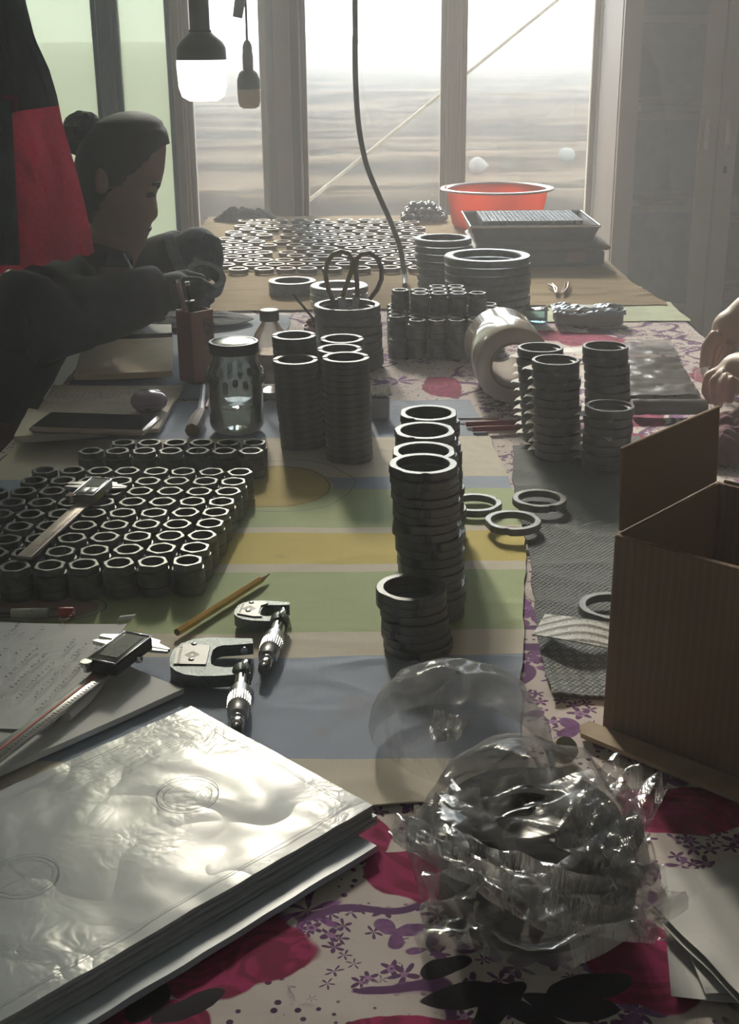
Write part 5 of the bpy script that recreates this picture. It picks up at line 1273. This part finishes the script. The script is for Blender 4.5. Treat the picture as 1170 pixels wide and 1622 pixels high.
def edge(py): # right edge of the drape in the photograph
    pts = [(-200, 20), (0, 40), (60, 55), (110, 78), (150, 90), (200, 100), (260, 118), (330, 136), (400, 150), (450, 152)]
    for (y0, x0), (y1, x1) in zip(pts, pts[1:]):
        if py <= y1: return lerp(x0, x1, (py-y0)/(y1-y0))
    return 152
def drf(py0, py1f, dy):
    def fn(u, v_):
        hem = py1f(u); py = lerp(py0, hem, v_); px = lerp(-190, edge(py), u)
        return tuple(W(px, py, DY+dy+(.012+.014*v_)*math.sin(u*17+v_*1.2)+.008*nz(u*14, v_*6)))
    return fn
part('red_cloth', MB().grid(drf(150, lambda u: 455-55*u**1.5+3*math.sin(u*60), 0), 70, 40), redm, dr, 0)
part('dark_cloth', MB().grid(drf(-260, lambda u: 205-38*u, -.014), 60, 30), darkm, dr, 0)
def dkf(u, v_):
    px = lerp(-190, 18+14*v_, u); py = lerp(160, 420, v_); return tuple(W(px, py, DY-.02+.012*math.sin(u*12)))
part('dark_strip', MB().grid(dkf, 24, 20), darkm, dr, 0)
top = W(20, -260, DY); 
part('rail', MB().tube([(X0+.0, DY, top.z), (top.x+.03, DY, top.z)], .012, 12), frame_grey, dr)

# ================================================================== the seated person at the left
skin = pm('skin', (.30, .19, .14), .55, 0, .06, 25, sub=.1); hairm = pm('dark_hair', (.014, .012, .011), .65, 0, .3, 60, .4, 200, stretch=(1, 1, 6))
jack = pm('dark_jacket', (.028, .028, .033), .8, 0, .25, 18, .4, 60); glovem = pm('blue_grey_glove', (.085, .10, .125), .85, 0, .15, 40, .5, 300)
per = thing('person', 'person in a dark jacket and grey gloves leaning over the table, hair in a bun', 'person', (0, 0, 0))
HY = 2.30
def S(px, py, Y=HY): return W(px, py, Y)
kk = mpp(S(200, 300))
# head: profile lofted along the height, facing +x and down
fore = [(180, 210), (181, 219), (184, 230), (189, 240), (196, 249), (204, 256), (214, 261), (230, 264), (250, 263), (268, 261), (285, 257), (298, 252), (306, 248), (312, 247), (322, 248), (332, 250), (340, 250.5), (346, 249), (351, 242), (356, 237), (361, 238), (366, 238), (371, 235), (376, 232.5), (384, 232), (392, 229), (400, 221), (408, 212)]
back = [(180, 208), (181, 198), (184, 185), (190, 170), (198, 156), (208, 145), (222, 135), (240, 128), (265, 124), (290, 125), (315, 130), (340, 138), (360, 146), (380, 152), (400, 158), (410, 160)]
def ip(t, y):
    if y <= t[0][0]: return t[0][1]
    for (a, b2), (c, d) in zip(t, t[1:]):
        if y <= c: return lerp(b2, d, (y-a)/(c-a))
    return t[-1][1]
lv = [180]+[184+6*i for i in range(38)]
def headmesh(hair=False, y0=180, y1=409):
    mb = MB(); n = 64; vs = []
    ysl = [y0+i*2.5 for i in range(int((y1-y0)/2.5)+1)]
    for y in ysl:
        f_, b_ = ip(fore, y), ip(back, y); c = (f_+b_)/2; rx = (f_-b_)/2
        q_ = max(0, min(1, (y-180)/230)); wy = 62*math.sqrt(max(.0, 1-((q_-.42)/.62)**2))*(1 if q_ < .55 else 1-.28*(q_-.55)/.45)
        wy = min(wy, rx*1.15+2)
        xl = 300 if y < 228 else lerp(262, 200, (y-228)/62) if y < 290 else lerp(190, 150, (y-290)/60)
        for i in range(n):
            a = 2*PI*i/n; co, si = math.cos(a), math.sin(a)
            x = c+rx*abs(co)**.9*math.copysign(1, co); yy = wy*abs(si)**.85*math.copysign(1, si)
            if co > 0:                                    # nose, lips and chin are narrow
                smooth_f = 256-.03*(y-250)-(.20*max(0, y-300)); ex = max(0, f_-smooth_f)
                x -= ex*co*(1-math.exp(-(yy/13)**2))
                if 294 < y < 320: x -= 6*math.exp(-((abs(yy)-26)/12)**2)*co
            if hair:
                t = max(0, min(1, (xl+7*nz(a*7, y*.09, 2)-x)/12+.5)); off = lerp(-7, 5.5, t*t*(3-2*t))+1.6*nz(a*9, y*.02, 4)
                x += off*co; yy += off*si
            p = W(x, y-(4 if hair and y < 200 else 0), HY); vs.append((p.x, HY+yy*kk, p.z))
    m_ = len(ysl)
    fs = [(j*n+i, j*n+(i+1) % n, (j+1)*n+(i+1) % n, (j+1)*n+i) for j in range(m_-1) for i in range(n)]
    fs += [tuple(range(n))[::-1], tuple((m_-1)*n+i for i in range(n))]
    return mb.add(vs, [f[::-1] for f in fs])
bm_ = headmesh()
bm_.tube([S(185, 372), S(166, 420), S(118, 458)], [.050, .052, .05], 16)      # neck
bm_.ball(S(160, 288, HY-.075), (.013, .009, .023), 10, 8)                         # ear
bm_.ball(S(160, 288, HY+.075), (.013, .009, .023), 10, 8)
bm_.tube([S(118, 458), S(62, 500, 2.34), Vector((-.74, 2.33, .70))], [.05, .066, .09], 16)   # trunk under the jacket
legs = [[Vector((-.93, HY+.08*s_, .57)), Vector((-.47, HY+.10*s_, .55)), Vector((-.42, HY+.10*s_, .10)), Vector((-.34, HY+.10*s_, .045))] for s_ in (-1, 1)]
bm_.tube([Vector((-.74, 2.33, .70)), Vector((-.94, HY, .63))], [.09, .11], 14)
for lg in legs: bm_.tube(lg, [.095, .07, .045, .035], 14)
body = meshob('body', blob(bm_, .0055, 3, .4), skin, per)
for s_ in (-1, 1):
    e = S(243, 309, HY+s_*.030); part('eye', MB().ball(e-Vector((.006, 0, 0)), (.010, .013, .004), 12, 8), pm('eye_dark', (.02, .014, .012), .7, spec=.1), per)
    part('eyebrow', MB().tube([S(250, 296, HY+s_*.014), S(252, 290, HY+s_*.030), S(243, 292, HY+s_*.046)], .0035, 6), hairm, per)
part('lips', MB().ball(S(234, 362), (.007, .020, .006), 12, 8), pm('lips', (.24, .10, .09), .5), per)
part('hair', headmesh(True, 180, 352), hairm, per, 60)
bun = MB().ball((0, 0, 0), (.036, .034, .032), 20, 14)
bun.v = [tuple(Vector(q)*(1+.14*nz(q[0]*45, q[1]*45, q[2]*45)+.05*nz(q[0]*120, q[1]*120, q[2]*120))) for q in bun.v]
ob_ = part('hair_bun', bun, hairm, per, 0, loc=S(133, 206)); ob2 = part('hair_bun_tail', MB().tube([S(118, 200), S(112, 212), S(122, 228), S(140, 232)], [.008, .016, .020, .024], 10), hairm, per)
ob3 = part('hair_tie', MB().tube([S(150, 205), S(152, 218), S(146, 234)], .012, 8), black, per)
# jacket: trunk, near arm, far arm, collar
jm = MB()
jm.tube([S(165, 448), S(72, 488, 2.34), Vector((-.71, 2.34, .735)), Vector((-.80, 2.33, .69)), Vector((-.89, HY, .655))], [.064, .082, .120, .14, .145], 20)
jm.tube([S(150, 450, 2.48), S(132, 450, 2.40), S(85, 462, 2.2), S(60, 488, 2.12)], [.052, .056, .074, .075], 16)
jm.tube([S(60, 485, 2.12), S(42, 508, 2.09), S(42, 518, 2.08)], [.080, .070, .066], 16)
jm.tube([S(42, 518, 2.08), S(105, 502, 2.11), S(170, 486, 2.14), S(228, 468, 2.17), S(246, 463, 2.19)], [.066, .060, .053, .047, .045], 16)
jm.tube([S(160, 450, 2.50), S(200, 445, 2.52), S(240, 425, 2.46), S(280, 405, 2.40), S(290, 400, 2.38)], [.065, .06, .052, .043, .040], 16)
jacket = blob(jm, .007, 4, .5)
for v_ in jacket.vertices:
    q = v_.co; d_ = .007*ridged(q.x, q.y, q.z, 11)+.003*ridged(q.x+2, q.y, q.z, 27); v_.co = q+v_.normal*d_*.7
meshob('jacket', jacket, jack, per)
tm = MB(); tm.tube([Vector((-.82, HY, .66)), Vector((-.90, HY, .63)), Vector((-.99, HY, .615))], [.130, .155, .145], 18)
for lg in legs: tm.tube([lg[0], lg[1], lg[2]], [.11, .085, .06], 14)
meshob('trousers', blob(tm, .008, 4, .5), pm('dark_red_trousers', (.12, .025, .03), .85, 0, .2, 20), per)
cl_ = [S(205, 398+14, HY-.04), S(170, 408, HY-.07), S(140, 402, HY-.05), S(128, 396, HY), S(140, 402, HY+.05), S(170, 408, HY+.07), S(205, 412, HY+.04)]
part('collar', MB().tube(cl_, [.012, .018, .02, .02, .02, .018, .012], 10), jack, per)
part('zip_edge', MB().tube([S(196, 402, HY-.07), S(208, 425, HY-.10), S(216, 452, HY-.11)], .0022, 6), pm('zip_grey', (.35, .35, .36), .4), per)
# gloved hands: near hand holds a part, far hand works on it
def hand(wrist, palm, tips, pr, thumb, fr=.0095):
    mb = MB(); wrist, palm = Vector(wrist), Vector(palm)
    mb.tube([wrist, wrist.lerp(palm, .5), palm], [pr*.78, pr*.95, pr*.9], 14); mb.ball(palm, (pr*1.02, pr*.95, pr*.95), 14, 10)
    for ch_ in tips: 
        ch_ = [Vector(c) for c in ch_]; k = len(ch_); mb.tube(ch_, [fr*(1.08-.22*i/(k-1)) for i in range(k)], 10); mb.ball(ch_[-1], fr*.86, 10, 8)
    ch_ = [Vector(c) for c in thumb]; mb.tube(ch_, [fr*1.25, fr*1.15, fr*1.0][:len(ch_)], 10); mb.ball(ch_[-1], fr*1.0, 10, 8)
    return mb
Yn, Yf = 2.19, 2.36
nh = hand(S(243, 466, Yn), S(278, 462, Yn), [[S(290, 446, Yn-.028), S(316, 446, Yn-.03), S(336, 458, Yn-.012)], [S(294, 456, Yn-.03), S(322, 460, Yn-.03), S(334, 474, Yn-.010)], [S(292, 470, Yn-.03), S(316, 476, Yn-.028), S(326, 488, Yn-.008)], [S(286, 482, Yn-.026), S(306, 490, Yn-.024), S(316, 498, Yn-.006)]], .036, [S(268, 442, Yn+.012), S(292, 428+8, Yn+.018), S(318, 442, Yn+.012)])
meshob('glove', blob(nh, .0032, 4, .5), glovem, per)
fh_ = hand(S(283, 404, Yf), S(312, 392, Yf), [[S(322, 374, Yf-.03), S(343, 382, Yf-.03), S(348, 410, Yf-.02), S(343, 436, Yf-.012)], [S(322, 378, Yf-.012), S(346, 392, Yf-.010), S(346, 418, Yf-.004), S(341, 436, Yf)], [S(318, 388, Yf+.012), S(338, 402, Yf+.016), S(336, 424, Yf+.016)], [S(312, 398, Yf+.028), S(328, 412, Yf+.03), S(326, 428, Yf+.026)]], .040, [S(304, 416, Yf-.034), S(318, 424, Yf-.036), S(330, 438, Yf-.024)])
meshob('glove', blob(fh_, .0032, 4, .5), glovem, per)
part('glove_cuff', MB().tube([S(240, 467, Yn), S(254, 464, Yn)], [.050, .046], 18), pm('cuff_blue', (.10, .115, .15), .85, 0, .2, 80, .5, 400), per)
part('glove_cuff', MB().tube([S(276, 407, Yf), S(290, 402, Yf)], [.047, .044], 18), MATS['cuff_blue'], per)
wp = S(322, 452, 2.255)
hp_ = ring_mesh('held_ring', .036, .024, .026, steel, 40)
o = link('held_ring', hp_, None, wp, (.5, .35, 0)); tag(o, 'dark steel ring held between the gloved hands', 'ring')
# stool under the person
so = thing('wooden_stool', 'wooden stool the person in the dark jacket sits on', 'stool', (-.95, 2.3, 0))
part('seat', MB().lathe([(.17, .43), (.18, .435), (.18, .46), (.17, .465)], 28), wood, so)
for k in range(4):
    a = PI/4+k*PI/2; part('leg', MB().tube([(.13*math.cos(a), .13*math.sin(a), .43), (.17*math.cos(a), .17*math.sin(a), 0)], .018, 10), wood, so)

# ================================================================== the second person, only hands in view
p2 = thing('person', 'person at the right table edge, only bare hands picking up film in view', 'person', (0, 0, 0))
skin2 = pm('skin_light', (.42, .27, .20), .5, 0, .05, 25, sub=.12)
Y2 = 2.01
def handbare(wr, pa, fing, th, pr, fr):
    return hand(wr, pa, fing, pr, th, fr)
h1 = handbare(S(1215, 470, Y2+.06), S(1160, 520, Y2+.05), [[S(1135, 525, Y2+.02), S(1118, 548, Y2+.02), S(1114, 580, Y2+.02), S(1120, 602, Y2+.015)], [S(1142, 528, Y2+.045), S(1126, 552, Y2+.045), S(1122, 584, Y2+.04), S(1128, 604, Y2+.03)], [S(1150, 532, Y2+.065), S(1138, 558, Y2+.068), S(1134, 588, Y2+.06)], [S(1160, 536, Y2+.085), S(1150, 562, Y2+.088), S(1146, 586, Y2+.08)]], [S(1158, 545, Y2+.015), S(1146, 575, Y2+.008), S(1132, 600, Y2+.010)], .034, .0092)
h1.tube([S(1215, 470, Y2+.06), S(1300, 430, Y2+.12), S(1400, 400, Y2+.18)], [.030, .036, .042], 14)
Y2 -= .13
h2 = handbare(S(1215, 585, Y2-.10), S(1172, 592, Y2-.07), [[S(1142, 588, Y2-.06), S(1122, 596, Y2-.055), S(1117, 618, Y2-.05), S(1126, 634, Y2-.045)], [S(1148, 590, Y2-.085), S(1132, 602, Y2-.085), S(1130, 626, Y2-.075), S(1138, 640, Y2-.065)], [S(1156, 594, Y2-.105), S(1146, 608, Y2-.105), S(1144, 630, Y2-.095)], [S(1166, 598, Y2-.12), S(1158, 612, Y2-.12), S(1156, 632, Y2-.11)]], [S(1160, 606, Y2-.045), S(1148, 625, Y2-.038), S(1136, 636, Y2-.038)], .034, .0092)
h2.tube([S(1215, 585, Y2-.10), S(1320, 570, Y2-.16), S(1440, 560, Y2-.18)], [.030, .037, .043], 14)
Y2 += .13
sh1, sh2 = Vector((1.22, 2.36, 1.20)), Vector((1.22, 1.90, 1.20))
el1, el2 = S(1400, 400, Y2+.18), S(1440, 560, Y2-.31)
nk = Vector((1.25, 2.12, 1.26)); hd = Vector((1.18, 2.12, 1.44)); hip = Vector((1.32, 2.12, .56))
h1.v += []
trunk = MB(); trunk.v, trunk.f = list(h1.v), list(h1.f)
o_ = len(trunk.v); trunk.v += h2.v; trunk.f += [tuple(i+o_ for i in f) for f in h2.f]
trunk.tube([el1, el1.lerp(sh1, .5), sh1], [.043, .048, .06], 14); trunk.tube([el2, el2.lerp(sh2, .5), sh2], [.043, .048, .06], 14)
trunk.tube([sh1, nk+Vector((0, 0, -.06)), sh2], [.07, .09, .07], 14); trunk.tube([nk+Vector((0, 0, -.05)), nk.lerp(hip, .5), hip], [.10, .13, .14], 16)
trunk.tube([nk, nk.lerp(hd, .5)], [.055, .052], 14); trunk.ball(hd, (.095, .078, .118), 20, 14); trunk.ball(hd+Vector((-.098, 0, -.012)), (.018, .014, .022), 10, 8)
trunk.ball(hd+Vector((-.05, 0, -.075)), (.045, .05, .045), 12, 8)
for s_ in (-1, 1):
    trunk.tube([hip, hip+Vector((-.40, .10*s_, -.02)), hip+Vector((-.42, .11*s_, -.48))], [.12, .075, .05], 14); trunk.ball(hip+Vector((-.47, .11*s_, -.52)), (.11, .045, .035), 12, 8)
    trunk.ball(hd+Vector((.0, .078*s_, 0)), (.018, .012, .03), 10, 8)
meshob('body', blob(trunk, .0052, 2, .4), skin2, p2)
jm = MB(); jm.tube([S(1330, 425, Y2+.13), el1, el1.lerp(sh1, .5), sh1], [.052, .062, .066, .08], 16); jm.tube([S(1345, 568, Y2-.295), el2, el2.lerp(sh2, .5), sh2], [.052, .062, .066, .08], 16)
jm.tube([sh1, nk+Vector((0, 0, -.08)), sh2], [.085, .11, .085], 16); jm.tube([nk+Vector((0, 0, -.07)), nk.lerp(hip, .5), hip], [.12, .155, .165], 18)
meshob('sweater', blob(jm, .008, 4, .5), pm('sweater_dark', (.05, .045, .05), .9, 0, .2, 30), p2)
jm = MB()
for s_ in (-1, 1): jm.tube([hip, hip+Vector((-.40, .10*s_, -.02)), hip+Vector((-.42, .11*s_, -.46))], [.14, .088, .06], 14)
meshob('trousers', blob(jm, .008, 4, .5), pm('trousers_dark', (.04, .04, .05), .9), p2)
hr = MB().grid(lambda u, v_: tuple(hd+Vector((.104*math.cos(u*2*PI)*math.sin(v_*1.75), .086*math.sin(u*2*PI)*math.sin(v_*1.75), .127*math.cos(v_*1.75)))+Vector((.016, 0, .008))), 28, 12)
part('hair', hr, hairm, p2, 60)
so = thing('wooden_stool', 'wooden stool at the right side of the table by the cabinet', 'stool', (1.33, 2.12, 0))
part('seat', MB().lathe([(.17, .37), (.18, .375), (.18, .40), (.17, .405)], 28), wood, so)
for k in range(4):
    a = PI/4+k*PI/2; part('leg', MB().tube([(.13*math.cos(a), .13*math.sin(a), .37), (.17*math.cos(a), .17*math.sin(a), 0)], .018, 10), wood, so)
single('film_scrap', MB().grid(lambda u, v_: tuple(S(1100, 594, Y2-.03).lerp(S(1122, 590, Y2-.03), u)+Vector((0, .004*math.sin(v_*5), .010-.035*v_))), 8, 10), film3, 'scrap of clear film held at the fingertips by the table edge', 'film', ang=0)

# ================================================================== haze added to the room, lifting the darks like lens veil
m, g, b, out = newmat('veil_haze'); g.nt.nodes.remove(b)
vsn = g.n('ShaderNodeVolumeScatter'); vsn.inputs['Color'].default_value = (.97, .97, 1, 1); vsn.inputs['Density'].default_value = .067; vsn.inputs['Anisotropy'].default_value = .35
g.nt.links.new(vsn.outputs[0], out.inputs['Volume'])
hz = link('veil_haze', MB().box(((X0+X1)/2, (Y0+WY)/2, ZC/2), (X1-X0-.02, WY-Y0-.02, ZC-.02)).mesh('veil_haze', m, 0)); tag(hz, 'thin added haze filling the workshop, standing in for lens veil', 'haze', None, 'stuff')
m, g, b, out = newmat('outdoor_haze'); g.nt.nodes.remove(b)
vsn = g.n('ShaderNodeVolumeScatter'); vsn.inputs['Color'].default_value = (.96, .98, 1, 1); vsn.inputs['Density'].default_value = .0045; vsn.inputs['Anisotropy'].default_value = .3
g.nt.links.new(vsn.outputs[0], out.inputs['Volume'])
hz = link('outdoor_haze', MB().box((0, WY+.6+130, 3.5), (560, 260, 9)).mesh('outdoor_haze', m, 0)); tag(hz, 'pale haze lying over the dry land outside the window', 'haze', None, 'stuff')
